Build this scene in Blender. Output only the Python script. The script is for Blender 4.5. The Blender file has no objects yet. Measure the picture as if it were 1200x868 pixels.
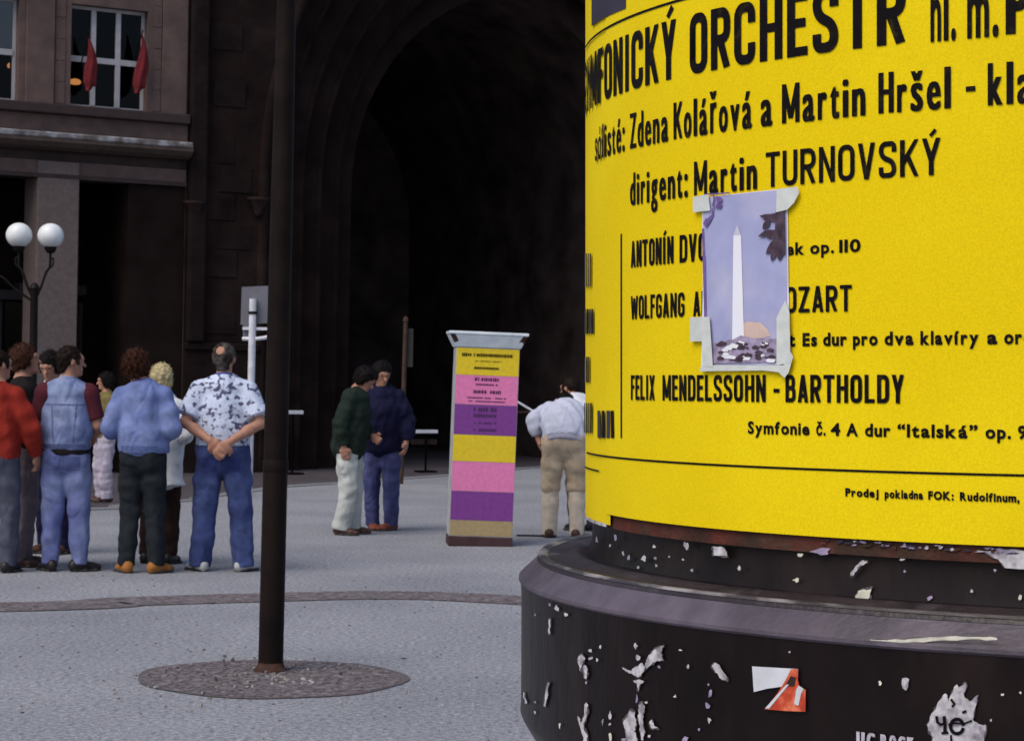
import bpy, bmesh, math, random
import numpy as np
from mathutils import Vector, Matrix

random.seed(7); np.random.seed(7)
SC = bpy.context.scene
COL = SC.collection
R_ = math.radians

# ------------------------------------------------------------------ camera
F = 2500.0                     # focal length in photo pixels (1200 px wide)
H0 = 1.52                      # camera height
Y0 = 442.5                     # horizon row at the picture centre
ROLL = R_(1.0)
CAM = Vector((0, 0, H0))
RIGHT = Vector((math.cos(ROLL), 0, math.sin(ROLL)))
UP0 = Vector((-math.sin(ROLL), 0, math.cos(ROLL)))
FWD0 = Vector((0, 1, 0))
pit = math.atan((Y0 - 434) / F)
FWD = (FWD0 * math.cos(pit) + UP0 * math.sin(pit)).normalized()
UP = (UP0 * math.cos(pit) - FWD0 * math.sin(pit)).normalized()
cd = bpy.data.cameras.new('camera')
cam = bpy.data.objects.new('camera', cd); COL.objects.link(cam)
cam.matrix_world = Matrix(((RIGHT.x, UP.x, -FWD.x, 0), (RIGHT.y, UP.y, -FWD.y, 0), (RIGHT.z, UP.z, -FWD.z, H0), (0, 0, 0, 1)))
cd.sensor_width = 36; cd.lens = 36 * F / 1200; cd.clip_start = 0.1; cd.clip_end = 1500
cd.dof.use_dof = True; cd.dof.focus_distance = 3.4; cd.dof.aperture_fstop = 32
SC.camera = cam

# ------------------------------------------------------------------ sky, sun, exposure
SUN_EL, SUN_AZ = R_(52), R_(222)          # azimuth clockwise from +Y: behind the camera and to the left
w = bpy.data.worlds.new('World'); SC.world = w; w.use_nodes = True
nt = w.node_tree; nt.nodes.clear()
sky = nt.nodes.new('ShaderNodeTexSky'); sky.sky_type = 'NISHITA'; sky.sun_disc = False
sky.sun_elevation = SUN_EL; sky.sun_rotation = SUN_AZ; sky.air_density = 1.0; sky.dust_density = 3.0; sky.ozone_density = 1.0
bg = nt.nodes.new('ShaderNodeBackground'); bg.inputs['Strength'].default_value = 0.10
wo = nt.nodes.new('ShaderNodeOutputWorld')
nt.links.new(sky.outputs[0], bg.inputs[0]); nt.links.new(bg.outputs[0], wo.inputs[0])
sd = bpy.data.lights.new('sun', 'SUN'); sd.energy = 1.2; sd.angle = R_(42); sd.color = (1.0, 0.95, 0.87)
sun = bpy.data.objects.new('sun', sd); COL.objects.link(sun)
sv = Vector((math.sin(SUN_AZ) * math.cos(SUN_EL), math.cos(SUN_AZ) * math.cos(SUN_EL), math.sin(SUN_EL)))
sun.rotation_euler = sv.to_track_quat('Z', 'Y').to_euler()
SC.view_settings.view_transform = 'Standard'; SC.view_settings.look = 'None'
SC.view_settings.exposure = 0.47; SC.view_settings.gamma = 1.0; SC.view_settings.use_curve_mapping = False
SC.render.engine = 'CYCLES'

# ------------------------------------------------------------------ helpers
def ray(px, py):
    return (FWD * F + RIGHT * (px - 600) + UP * (434 - py)).normalized()
def ground(px, py, z=0.0):
    r = ray(px, py); t = (z - H0) / r.z
    return CAM + r * t
def at_depth(px, py, y):
    r = ray(px, py); return CAM + r * (y / r.y)

MATS = {}
def mat(name, col, rough=0.8, var=0.15, scale=12.0, bump=0.0, bscale=None, metallic=0.0, spec=0.3, detail=5.0, mottled=None, mscale=3.0, mlo=0.45, mhi=0.6, stretch=None, wrinkle=0.0, wstretch=(1.5, 1.5, .8)):
    """Principled surface: base colour varied by noise, optional second colour in patches, optional bump."""
    m = bpy.data.materials.new(name); m.use_nodes = True
    n, l = m.node_tree.nodes, m.node_tree.links
    b = n['Principled BSDF']
    b.inputs['Roughness'].default_value = rough; b.inputs['Metallic'].default_value = metallic
    b.inputs['Specular IOR Level'].default_value = spec
    tc = n.new('ShaderNodeTexCoord'); src = tc.outputs['Object']
    if stretch:
        mp = n.new('ShaderNodeMapping'); mp.inputs['Scale'].default_value = stretch; l.new(src, mp.inputs[0]); src = mp.outputs[0]
    def noise(sc, det=detail):
        t = n.new('ShaderNodeTexNoise'); t.inputs['Scale'].default_value = sc; t.inputs['Detail'].default_value = det; l.new(src, t.inputs['Vector']); return t
    t = noise(scale)
    mr = n.new('ShaderNodeMapRange'); mr.inputs['From Min'].default_value = 0.3; mr.inputs['From Max'].default_value = 0.7
    mr.inputs['To Min'].default_value = 1 - var; mr.inputs['To Max'].default_value = 1 + var
    l.new(t.outputs['Fac'], mr.inputs[0])
    mx = n.new('ShaderNodeMix'); mx.data_type = 'RGBA'; mx.blend_type = 'MULTIPLY'; mx.inputs[0].default_value = 1.0
    mx.inputs[6].default_value = (*col, 1); l.new(mr.outputs[0], mx.inputs[7])
    if mottled:
        t2 = noise(mscale); r2 = n.new('ShaderNodeMapRange'); r2.inputs['From Min'].default_value = mlo; r2.inputs['From Max'].default_value = mhi
        l.new(t2.outputs['Fac'], r2.inputs[0])
        m2 = n.new('ShaderNodeMix'); m2.data_type = 'RGBA'; l.new(r2.outputs[0], m2.inputs[0]); m2.inputs[6].default_value = (*col, 1); m2.inputs[7].default_value = (*mottled, 1)
        l.new(m2.outputs[2], mx.inputs[6])
    l.new(mx.outputs[2], b.inputs['Base Color'])
    if bump:
        t3 = noise(bscale or scale); bp = n.new('ShaderNodeBump'); bp.inputs['Strength'].default_value = bump; bp.inputs['Distance'].default_value = 0.02
        l.new(t3.outputs['Fac'], bp.inputs['Height']); l.new(bp.outputs[0], b.inputs['Normal'])
    if wrinkle:
        t4 = n.new('ShaderNodeTexNoise'); t4.inputs['Scale'].default_value = 4.2; t4.inputs['Detail'].default_value = 1.6; t4.inputs['Distortion'].default_value = 0.8
        mp4 = n.new('ShaderNodeMapping'); mp4.inputs['Scale'].default_value = wstretch; l.new(tc.outputs['Object'], mp4.inputs[0]); l.new(mp4.outputs[0], t4.inputs['Vector'])
        # fold the noise about its middle so that creases come to a line
        sb = n.new('ShaderNodeMath'); sb.operation = 'SUBTRACT'; sb.inputs[1].default_value = 0.5; l.new(t4.outputs['Fac'], sb.inputs[0])
        ab = n.new('ShaderNodeMath'); ab.operation = 'ABSOLUTE'; l.new(sb.outputs[0], ab.inputs[0])
        b4 = n.new('ShaderNodeBump'); b4.inputs['Strength'].default_value = wrinkle; b4.inputs['Distance'].default_value = 0.09
        l.new(ab.outputs[0], b4.inputs['Height'])
        if bump: l.new(bp.outputs[0], b4.inputs['Normal'])
        l.new(b4.outputs[0], b.inputs['Normal'])
    MATS[name] = m
    return m

def props(o, label=None, cat=None, group=None, kind=None):
    if label: o['label'] = label
    if cat: o['category'] = cat
    if group: o['group'] = group
    if kind: o['kind'] = kind
    return o
def empty(name, loc=(0, 0, 0), rz=0, label=None, cat=None, group=None):
    o = bpy.data.objects.new(name, None); COL.objects.link(o); o.location = loc; o.rotation_euler = (0, 0, rz); o.empty_display_size = 0.1
    return props(o, label, cat, group)
def mesh(name, verts, faces, m, parent=None, smooth=False):
    me = bpy.data.meshes.new(name); me.from_pydata([tuple(v) for v in verts], [], [tuple(f) for f in faces]); me.update()
    if smooth: me.polygons.foreach_set('use_smooth', [True] * len(me.polygons))
    if m: me.materials.append(m)
    o = bpy.data.objects.new(name, me); COL.objects.link(o)
    if parent: o.parent = parent
    return o
class MB:
    def __init__(s): s.v = []; s.f = []
    def add(s, v, f):
        b = len(s.v); s.v += [tuple(q) for q in v]; s.f += [tuple(i + b for i in q) for q in f]; return s
    def box(s, x0, x1, y0, y1, z0, z1):
        return s.add([(x, y, z) for x in (x0, x1) for y in (y0, y1) for z in (z0, z1)],
                     [(0, 1, 3, 2), (4, 6, 7, 5), (0, 4, 5, 1), (2, 3, 7, 6), (0, 2, 6, 4), (1, 5, 7, 3)])
    def tube(s, pts, rad, n=10, caps=True):
        pts = [Vector(p) for p in pts]; rad = rad if hasattr(rad, '__len__') else [rad] * len(pts)
        v = []; f = []
        ref = None
        for i, p in enumerate(pts):
            d = (pts[min(i + 1, len(pts) - 1)] - pts[max(i - 1, 0)]).normalized()
            if ref is None: ref = Vector((1, 0, 0)) if abs(d.x) < 0.8 else Vector((0, 1, 0))
            a = (ref - d * ref.dot(d)).normalized(); b = d.cross(a); ref = a
            for k in range(n):
                t = 2 * math.pi * k / n; v.append(p + (a * math.cos(t) + b * math.sin(t)) * rad[i])
        for i in range(len(pts) - 1):
            for k in range(n):
                k2 = (k + 1) % n; f.append((i * n + k, i * n + k2, (i + 1) * n + k2, (i + 1) * n + k))
        if caps: f.append(tuple(range(n))[::-1]); f.append(tuple((len(pts) - 1) * n + k for k in range(n)))
        return s.add(v, f)
    def lathe(s, prof, n=32, c=(0, 0, 0)):
        v = []; f = []
        for r, z in prof:
            for k in range(n):
                t = 2 * math.pi * k / n; v.append((c[0] + r * math.cos(t), c[1] + r * math.sin(t), c[2] + z))
        for i in range(len(prof) - 1):
            for k in range(n):
                k2 = (k + 1) % n; f.append((i * n + k, i * n + k2, (i + 1) * n + k2, (i + 1) * n + k))
        f.append(tuple(range(n))[::-1]); f.append(tuple((len(prof) - 1) * n + k for k in range(n)))
        return s.add(v, f)
    def build(s, name, m, parent=None, smooth=False, bevel=0.0):
        o = mesh(name, s.v, s.f, m, parent, smooth)
        if bevel:
            b = o.modifiers.new('bevel', 'BEVEL'); b.width = bevel; b.segments = 2; b.limit_method = 'ANGLE'
        if smooth and not bevel:
            try: o.data.set_sharp_from_angle(angle=R_(40))
            except Exception: pass
        return o

# ------------------------------------------------------------------ materials
def ground_mat(name, base, dark, light, rough=0.9):
    m = bpy.data.materials.new(name); m.use_nodes = True
    n, l = m.node_tree.nodes, m.node_tree.links; b = n['Principled BSDF']; b.inputs['Roughness'].default_value = rough; b.inputs['Specular IOR Level'].default_value = 0.25
    tc = n.new('ShaderNodeTexCoord'); src = tc.outputs['Object']
    def noise(sc, det=6, rgh=0.6):
        t = n.new('ShaderNodeTexNoise'); t.inputs['Scale'].default_value = sc; t.inputs['Detail'].default_value = det; t.inputs['Roughness'].default_value = rgh; l.new(src, t.inputs['Vector']); return t.outputs['Fac']
    def ramp(fac, pts):
        r = n.new('ShaderNodeValToRGB'); e = r.color_ramp.elements
        while len(e) < len(pts): e.new(0.5)
        for q, (p, c) in zip(e, pts): q.position = p; q.color = (*c, 1)
        l.new(fac, r.inputs[0]); return r.outputs[0]
    grit = ramp(noise(34, 3, 0.8), [(0.33, dark), (0.50, base), (0.68, light)])
    fine = ramp(noise(110, 2), [(0.25, (0.60,) * 3), (0.75, (1.36,) * 3)])
    stain = ramp(noise(0.55, 5), [(0.3, (0.80, 0.80, 0.82)), (0.6, (1.06, 1.05, 1.04))])
    vor = n.new('ShaderNodeTexVoronoi'); vor.inputs['Scale'].default_value = 5.0; l.new(src, vor.inputs['Vector'])
    spots = ramp(vor.outputs['Distance'], [(0.03, (0.35, 0.33, 0.33)), (0.07, (1, 1, 1))])
    def mul(a, c):
        mx = n.new('ShaderNodeMix'); mx.data_type = 'RGBA'; mx.blend_type = 'MULTIPLY'; mx.inputs[0].default_value = 1; l.new(a, mx.inputs[6]); l.new(c, mx.inputs[7]); return mx.outputs[2]
    l.new(mul(mul(mul(grit, fine), stain), spots), b.inputs['Base Color'])
    bp = n.new('ShaderNodeBump'); bp.inputs['Strength'].default_value = 0.5; bp.inputs['Distance'].default_value = 0.01
    l.new(noise(60, 4, 0.7), bp.inputs['Height']); l.new(bp.outputs[0], b.inputs['Normal'])
    return m
M_PAVE = ground_mat('pavement_asphalt', (0.262, 0.270, 0.298), (0.120, 0.122, 0.138), (0.42, 0.432, 0.462))
M_ROAD = ground_mat('road_asphalt', (0.078, 0.066, 0.075), (0.045, 0.038, 0.043), (0.12, 0.105, 0.115))
M_KERB = mat('kerb_granite', (0.20, 0.20, 0.215), 0.85, 0.2, 30)
M_SETT = mat('dark_setts', (0.150, 0.128, 0.138), 0.9, 0.40, 22, 0.4, 90, spec=.15, mottled=(0.23, 0.205, 0.215), mscale=18, mlo=0.52, mhi=0.68)
M_BED = mat('sand_joint', (0.115, 0.097, 0.102), 0.95, 0.4, 40)
M_FAC = mat('brown_stone', (0.132, 0.086, 0.077), 0.85, 0.16, 5, 0.5, 40, mottled=(0.098, 0.066, 0.060), mscale=1.2)
M_PIL = mat('pillar_stone', (0.150, 0.115, 0.110), 0.85, 0.14, 14, 0.3, 60)
M_LEDGE = mat('weathered_cornice', (0.12, 0.10, 0.095), 0.8, 0.4, 9, 0.4, 30, mottled=(0.34, 0.34, 0.37), mscale=3.5, mlo=0.42, mhi=0.62)
M_DARKST = mat('sooty_trim', (0.045, 0.030, 0.030), 0.85, 0.2, 8)
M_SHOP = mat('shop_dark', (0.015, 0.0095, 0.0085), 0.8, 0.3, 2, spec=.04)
M_SHOP2 = mat('shop_panel', (0.045, 0.038, 0.042), 0.6, 0.2, 3)
M_WFRAME = mat('window_paint', (0.42, 0.41, 0.43), 0.5, 0.12, 8)
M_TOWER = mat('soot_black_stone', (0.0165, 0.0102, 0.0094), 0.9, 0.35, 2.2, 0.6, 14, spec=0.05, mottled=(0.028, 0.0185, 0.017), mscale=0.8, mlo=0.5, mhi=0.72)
M_TOWER2 = mat('soot_moulding', (0.017, 0.0115, 0.0112), 0.9, 0.3, 4, 0.5, 30, spec=0.05)
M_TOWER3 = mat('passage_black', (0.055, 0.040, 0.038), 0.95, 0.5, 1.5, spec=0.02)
M_BLACKW = mat('black_paint', (.004, .003, .003), .8, .2, 4, spec=.02)
M_CORBEL = mat('corbel_stone', (0.034, 0.021, 0.019), 0.9, 0.3, 10, spec=0.1)
M_POLE = mat('pole_paint', (0.013, 0.0088, 0.0082), 0.55, 0.25, 6, 0.1, 80, spec=.05, mottled=(0.020, 0.012, 0.009), mscale=5, mlo=0.55, mhi=0.75)
M_RUST = mat('rust', (0.055, 0.026, 0.018), 0.9, 0.4, 20, 0.4, 60)
M_GALV = mat('white_metal', (0.62, 0.62, 0.68), 0.45, 0.12, 20)
M_SIGNB = mat('sign_back', (0.14, 0.14, 0.165), 0.5, 0.08, 4)
M_BLACKM = mat('black_iron', (0.011, 0.009, 0.009), 0.55, 0.2, 10, spec=.12)
M_GLOBE = mat('opal_glass', (0.74, 0.77, 0.78), 0.35, 0.10, 7, spec=0.4)
M_YELLOW = mat('yellow_poster_paper', (0.79, 0.575, 0.002), 0.7, 0.10, 380, 0.10, 3.2, spec=.10, mottled=(0.84, 0.63, 0.004), mscale=2.5)
M_INK = mat('black_ink', (0.006, 0.004, 0.005), 0.6, 0.3, 40, spec=.08, mottled=(0.035, 0.026, 0.006), mscale=70, mlo=0.58, mhi=0.78)
M_PURPB = mat('dark_violet_print', (0.035, 0.028, 0.05), 0.6, 0.2, 20)
M_PLINTH = mat('black_enamel_worn', (0.0085, 0.005, 0.0052), 0.36, 0.5, 9, 0.10, 30, spec=0.16, stretch=(1, 1, .45), mottled=(0.026, 0.016, 0.015), mscale=7, mlo=0.5, mhi=0.75)
M_RIM = mat('rim_enamel', (0.070, 0.056, 0.074), 0.45, 0.25, 14, 0.15, 90, spec=0.35, mottled=(0.105, 0.085, 0.112), mscale=5)
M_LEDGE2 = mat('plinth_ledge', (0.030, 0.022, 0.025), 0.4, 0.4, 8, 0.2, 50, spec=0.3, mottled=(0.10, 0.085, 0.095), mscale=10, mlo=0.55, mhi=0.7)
M_REDB = mat('paper_residue', (0.085, 0.020, 0.012), 0.8, 0.5, 14, 0.4, 40, mottled=(0.045, 0.022, 0.014), mscale=10, mlo=0.45, mhi=0.6)
M_SCRAP = mat('scrap_paper', (0.52, 0.50, 0.53), 0.8, 0.3, 90, mottled=(0.26, 0.23, 0.27), mscale=55, mlo=.48, mhi=.62)
M_FIBRE = mat('paper_glue_edge', (0.10, 0.085, 0.09), 0.8, 0.5, 120)
M_SCRAP2 = mat('scrap_paper_cream', (0.62, 0.60, 0.50), 0.8, 0.25, 60)
M_PSKY = mat('print_sky', (0.36, 0.37, 0.60), 0.4, 0.10, 25, mottled=(0.48, 0.47, 0.64), mscale=9)
M_PWHITE = mat('print_white', (0.82, 0.82, 0.90), 0.4, 0.03, 9)
M_PORANGE = mat('print_orange', (0.62, 0.46, 0.40), 0.4, 0.15, 40)
M_PDARK = mat('print_dark', (0.065, 0.04, 0.06), 0.4, 0.5, 90)
M_PVIOLET = mat('print_violet', (0.16, 0.10, 0.30), 0.4, 0.3, 60)
M_PGREY = mat('print_grey_violet', (0.33, 0.27, 0.40), 0.4, 0.4, 90)
M_BORDER = mat('print_border', (0.80, 0.80, 0.84), 0.45, 0.03, 9)
M_TAPE = mat('masking_tape', (0.60, 0.63, 0.60), 0.5, 0.10, 60)
M_STRED = mat('sticker_red', (0.55, 0.06, 0.025), 0.5, 0.3, 60, mottled=(0.62, 0.16, 0.08), mscale=60)
M_STWHITE = mat('sticker_white', (0.60, 0.61, 0.66), 0.5, 0.08, 30)
M_CAPW = mat('kiosk_cap_paint', (0.62, 0.70, 0.78), 0.5, 0.10, 8, mottled=(0.70, 0.74, 0.78), mscale=4)
M_KSIDE = mat('kiosk_side', (0.42, 0.42, 0.42), 0.6, 0.2, 8)
M_KBASE = mat('kiosk_base', (0.055, 0.025, 0.028), 0.7, 0.3, 8)
M_PY = mat('poster_yellow', (0.72, 0.53, 0.02), 0.7, 0.08, 30)
M_PP = mat('poster_pink', (0.72, 0.20, 0.42), 0.7, 0.08, 30)
M_PU = mat('poster_purple', (0.19, 0.045, 0.25), 0.7, 0.10, 30)
M_PT = mat('poster_tan', (0.36, 0.27, 0.14), 0.7, 0.12, 30)

# glass pane: a sheet that partly reflects and partly shows the dark room
def glass_mat(name, tint, refl=1.22):
    m = bpy.data.materials.new(name); m.use_nodes = True; n, l = m.node_tree.nodes, m.node_tree.links; n.remove(n['Principled BSDF'])
    g = n.new('ShaderNodeBsdfGlossy'); g.inputs['Roughness'].default_value = 0.05; g.inputs['Color'].default_value = (0.9, 0.9, 0.95, 1)
    t = n.new('ShaderNodeBsdfTransparent'); t.inputs['Color'].default_value = (*tint, 1)
    fr = n.new('ShaderNodeFresnel'); fr.inputs['IOR'].default_value = refl
    mx = n.new('ShaderNodeMixShader'); l.new(fr.outputs[0], mx.inputs[0]); l.new(t.outputs[0], mx.inputs[1]); l.new(g.outputs[0], mx.inputs[2])
    l.new(mx.outputs[0], n['Material Output'].inputs[0]); return m
M_GLASS = glass_mat('window_glass', (0.55, 0.52, 0.55))
M_GLASSL = glass_mat('window_glass_bright', (0.6, 0.6, 0.65), 1.75)
M_RED = mat('red_flag_cloth', (0.145, 0.014, 0.018), 0.9, 0.25, 14)
def emit_mat(name, col, s):
    m = bpy.data.materials.new(name); m.use_nodes = True; b = m.node_tree.nodes['Principled BSDF']
    b.inputs['Base Color'].default_value = (*col, 1); b.inputs['Emission Color'].default_value = (*col, 1); b.inputs['Emission Strength'].default_value = s; return m
M_LAMPLIT = emit_mat('lit_lamp_shade', (1.0, 0.45, 0.12), 1.1)

# ------------------------------------------------------------------ ground, road, kerb
def poly_slab(name, pts, z, m, kind='structure'):
    o = mesh(name, [(x, y, z) for x, y in pts], [tuple(range(len(pts)))], m); props(o, kind=kind)
    return o
mesh_ground = poly_slab('road', [(-300, -300), (300, -300), (300, 300), (-300, 300)], -0.10, M_ROAD)
edge = [(-60, 10.0), (-14, 19.2), (-8.0, 21.4), (-5.6, 22.4)] + [tuple(ground(x, y)[:2]) for x, y in ((100, 598), (204, 589), (337, 571), (523, 558), (620, 549))] + [(1.9, 38.1), (12, 44), (60, 60)]
poly_slab('pavement', [(60, -80), (-60, -80)][::-1] + list(reversed(edge)), 0.0, M_PAVE)
# kerb stones along the far pavement edge
KERB = empty('kerb', (0, 0, 0)); props(KERB, kind='structure')
def along(pts, step):
    out = []; carry = 0.0
    for a, b in zip(pts[:-1], pts[1:]):
        a, b = Vector(a), Vector(b); L = (b - a).length; t = carry
        while t < L: out.append((a.lerp(b, t / L), (b - a).normalized())); t += step
        carry = t - L
    return out
kb = MB().box(-0.49, 0.49, 0.0, 0.22, -0.1, 0.012); kerb_proto = kb.build('kerb_stone', M_KERB, KERB)
first = True
for p, d in along(edge[1:10], 1.0):
    o = kerb_proto if first else kerb_proto.copy()
    if not first: COL.objects.link(o); o.parent = KERB
    first = False
    dd = d; o.location = (p.x + dd.x * 0.5, p.y + dd.y * 0.5, random.uniform(-0.004, 0.004)); o.rotation_euler = (0, 0, math.atan2(dd.y, dd.x) + random.uniform(-.01, .01))

# band of dark setts crossing the pavement, and the round patch of setts about the pole
def catmull(P, n=12):
    out = []
    for i in range(len(P) - 1):
        p0, p1, p2, p3 = P[max(i - 1, 0)], P[i], P[i + 1], P[min(i + 2, len(P) - 1)]
        for k in range(n):
            t = k / n
            out.append(tuple(0.5 * (2 * b + (c - a) * t + (2 * a - 5 * b + 4 * c - d) * t * t + (3 * b - a - 3 * c + d) * t ** 3) for a, b, c, d in zip(p0, p1, p2, p3)))
    out.append(tuple(P[-1])); return out
ctr = [(-14, 8.6), (-8, 11.9)] + [tuple(ground(x, y)[:2]) for x, y in ((0, 711.5), (150, 705), (300, 700.5), (450, 697.5), (600, 703))] + [(2.2, 13.6), (5.0, 11.2), (7, 8.5)]
ctr = catmull(ctr, 14)
BW = 0.27
def ribbon(c, hw):
    L, Rr = [], []
    for i, p in enumerate(c):
        a = Vector(c[max(i - 1, 0)]); b = Vector(c[min(i + 1, len(c) - 1)]); d = (b - a).normalized(); nrm = Vector((-d.y, d.x))
        L.append((p[0] + nrm.x * hw, p[1] + nrm.y * hw)); Rr.append((p[0] - nrm.x * hw, p[1] - nrm.y * hw))
    return L, Rr
L, Rr = ribbon(ctr, BW)
vs = [(x, y, 0.004) for x, y in L] + [(x, y, 0.004) for x, y in Rr]; N = len(L)
props(mesh('paving_band', vs, [(i, i + 1, N + i + 1, N + i) for i in range(N - 1)], M_BED), kind='structure')
def stone(mb, x, y, a, sx, sy, z0, h):
    ca, sa = math.cos(a), math.sin(a); v = []
    for zz, k in ((z0, 1.0), (z0 + h * 0.6, 1.0), (z0 + h, 0.78)):
        for ux, uy in ((-1, -1), (1, -1), (1, 1), (-1, 1)):
            lx, ly = ux * sx * k * random.uniform(.9, 1.05), uy * sy * k * random.uniform(.9, 1.05)
            v.append((x + lx * ca - ly * sa, y + lx * sa + ly * ca, zz))
    mb.add(v, [(0, 1, 5, 4), (1, 2, 6, 5), (2, 3, 7, 6), (3, 0, 4, 7), (4, 5, 9, 8), (5, 6, 10, 9), (6, 7, 11, 10), (7, 4, 8, 11), (8, 9, 10, 11)])
mb = MB()
for p, d in along(ctr, 0.1):
    nrm = Vector((-d.y, d.x)); j = random.uniform(-.03, .03)
    for k in range(5):
        q = p + nrm * ((k - 2) * 0.105) + d * (j + (k % 2) * 0.05)
        stone(mb, q.x, q.y, math.atan2(d.y, d.x) + random.uniform(-.12, .12), 0.046, 0.047, 0.005, random.uniform(.001, .004))
props(mb.build('band_setts', M_SETT), 'band of small dark granite setts curving across the grey pavement', 'setts', kind='stuff')
PB = ground(317, 787)
PC = ground(319, 794.5); PR = 0.675
v = [(PC.x + PR * (1 + .02 * math.sin(3 * t) + .015 * math.sin(7 * t + 1)) * math.cos(t), PC.y + PR * (1 + .02 * math.sin(3 * t) + .015 * math.sin(7 * t + 1)) * math.sin(t), 0.0045) for t in np.linspace(0, 2 * math.pi, 72, endpoint=False)]
props(mesh('pole_patch', v, [tuple(range(72))], M_BED), kind='structure')
mb = MB()
for ring in range(1, 16):
    rr = ring * 0.0415; n_ = int(2 * math.pi * rr / 0.042)
    for k in range(n_):
        t = 2 * math.pi * (k + random.uniform(-.2, .2)) / n_; q = rr + random.uniform(-.012, .012)
        if random.random() < 0.06: continue
        stone(mb, PC.x + q * math.cos(t), PC.y + q * math.sin(t), t + random.uniform(-.3, .3), 0.019 * random.uniform(.6, 1.2), 0.019 * random.uniform(.6, 1.2), 0.005, random.uniform(.001, .005))
props(mb.build('patch_setts', M_SETT), 'round patch of small rough setts around the foot of the dark pole', 'setts', kind='stuff')
# crumbs of grit lying on the patch and the asphalt around it
mb = MB()
for i in range(90):
    t = random.uniform(0, 6.28); q = abs(random.gauss(0, .5))
    stone(mb, PC.x + q * math.cos(t), PC.y + q * math.sin(t), t, random.uniform(.004, .012), random.uniform(.004, .01), 0.006, random.uniform(.006, .014))
for i in range(260):
    yy = random.uniform(8.6, 16); xx = random.uniform(-.25, .06) * yy
    stone(mb, xx, yy, random.uniform(0, 6), random.uniform(.003, .008), random.uniform(.003, .006), 0.0, random.uniform(.003, .008))
props(mb.build('loose_grit', mat('grit', (0.13, 0.10, 0.095), 0.9, 0.6, 3, mottled=(0.34, 0.32, 0.31), mscale=2.2)), 'loose stone crumbs scattered on the pavement round the pole', 'grit', kind='stuff')
# flat drain slot by the kiosk
q = ground(622, 628)
mb = MB().box(-.14, .14, -.05, .05, .003, .009)
for k in range(6): mb.box(-.12 + k * .042, -.095 + k * .042, -.04, .04, .009, .013)
o = mb.build('drain_cover', M_BLACKM); o.location = q; props(o, 'small flat black drain cover in the pavement beside the bending man', 'drain')

# ------------------------------------------------------------------ brown stone building on the left
FU = Vector((0.859, 0.512, 0)).normalized(); FANG = math.atan2(FU.y, FU.x)
FA = Vector((-7.83, 32.7, 0))
FB_ = Matrix.Translation(FA) @ Matrix.Rotation(FANG, 4, 'Z'); FI = FB_.inverted()
def wl(px, py, y=0.0):
    """Photo pixel -> (x, z) on the wall plane at local depth y (metres behind the facade front)."""
    o = FI @ CAM; d = FI.to_3x3() @ ray(px, py); t = (y - o.y) / d.y; q = o + d * t
    return q.x, q.z
BLD = empty('stone_building', FA, FANG, 'brown stone building with white framed windows above a dark pillared ground floor', 'building')
xl, xr = -9.0, wl(219, 150)[0]
wx0, wx1 = wl(83, 70)[0], wl(173, 70)[0]; lx1 = wl(22, 70)[0]; lx0 = lx1 - (wx1 - wx0)
zs = wl(130, 128)[1]; zt = wl(130, 9)[1]; ztop = 11.5
zc1 = wl(110, 160)[1]; zc0 = wl(110, 174)[1]        # cornice
zb = wl(110, 192)[1]; zb0 = wl(110, 212)[1]         # beam over the openings
def part(name, m, boxes, parent=BLD, bevel=0.0):
    b = MB()
    for q in boxes: b.box(*q)
    return b.build(name, m, parent, bevel=bevel)
WT = 0.45
part('wall', M_FAC, [(xl, lx0, 0, WT, zs, ztop), (lx1, wx0, 0, WT, zs, ztop), (wx1, xr, 0, WT, zs, ztop), (lx0, lx1, 0, WT, zt, ztop), (wx0, wx1, 0, WT, zt, ztop), (xl, xr, 0.003, WT, zc1 + .02, zs - .09)])
# flat pilaster between the two windows and thin stone courses
part('pilaster', M_FAC, [(wl(30, 60)[0], wl(63, 60)[0], -0.05, 0.0, zs + .002, ztop)], bevel=.01)
part('pilaster', M_FAC, [(wl(190, 60)[0], xr - .02, -0.03, 0.0, zs + .002, ztop)], bevel=.01)
part('sill_course', M_DARKST, [(xl, xr, -0.16, WT + .01, zs - .16, zs - .003)], bevel=.02)
part('frieze', M_FAC, [(xl, xr, -0.04, WT + .02, zc1 + .03, zs - .165)])
b = MB()
prof = [(-0.02, zc1 + .03), (-0.26, zc1 - .02), (-0.30, zc1 - .06), (-0.30, zc0 + .03), (-0.22, zc0 - .04), (-0.10, zc0 - .08), (0.3, zc0 - .08), (0.3, zc1 + .03)]
for xx in (xl, xr - .003):
    b.v += [(xx, y, z) for y, z in prof]
k = len(prof); b.f += [(i, (i + 1) % k, k + (i + 1) % k, k + i) for i in range(k)] + [tuple(range(k))[::-1], tuple(range(k, 2 * k))]
b.build('cornice', mat('cornice_stone', (.085, .060, .052), .85, .25, 6, .4, 30), BLD)
part('cornice_weathering', M_LEDGE, [(xl, xr - .01, -.315, -.18, zc1 - .105, zc1 - .012)], bevel=.02)
part('soffit_band', M_DARKST, [(xl, xr, 0.06, WT, zb, zc0 - .083)])
part('beam', M_FAC, [(xl, xr, 0.0, WT, zb0 + .07, zb)])
part('beam_moulding', M_DARKST, [(xl, xr, -0.04, WT, zb0, zb0 + .066)])
# pillars of the open ground floor
px0, px1 = wl(42, 300)[0], wl(91, 300)[0]
for (a, c) in ((px0, px1), (px0 - 3.3, px1 - 3.3), (px0 - 6.6, px1 - 6.6)):
    part('pillar', M_PIL, [(a, c, -0.035, 0.62, -.2, zb - .004)], bevel=.02)
part('pier', M_SHOP, [(wl(150, 300)[0], xr - .004, 0.02, 3.0, -.2, zb0 - .004)])
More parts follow.
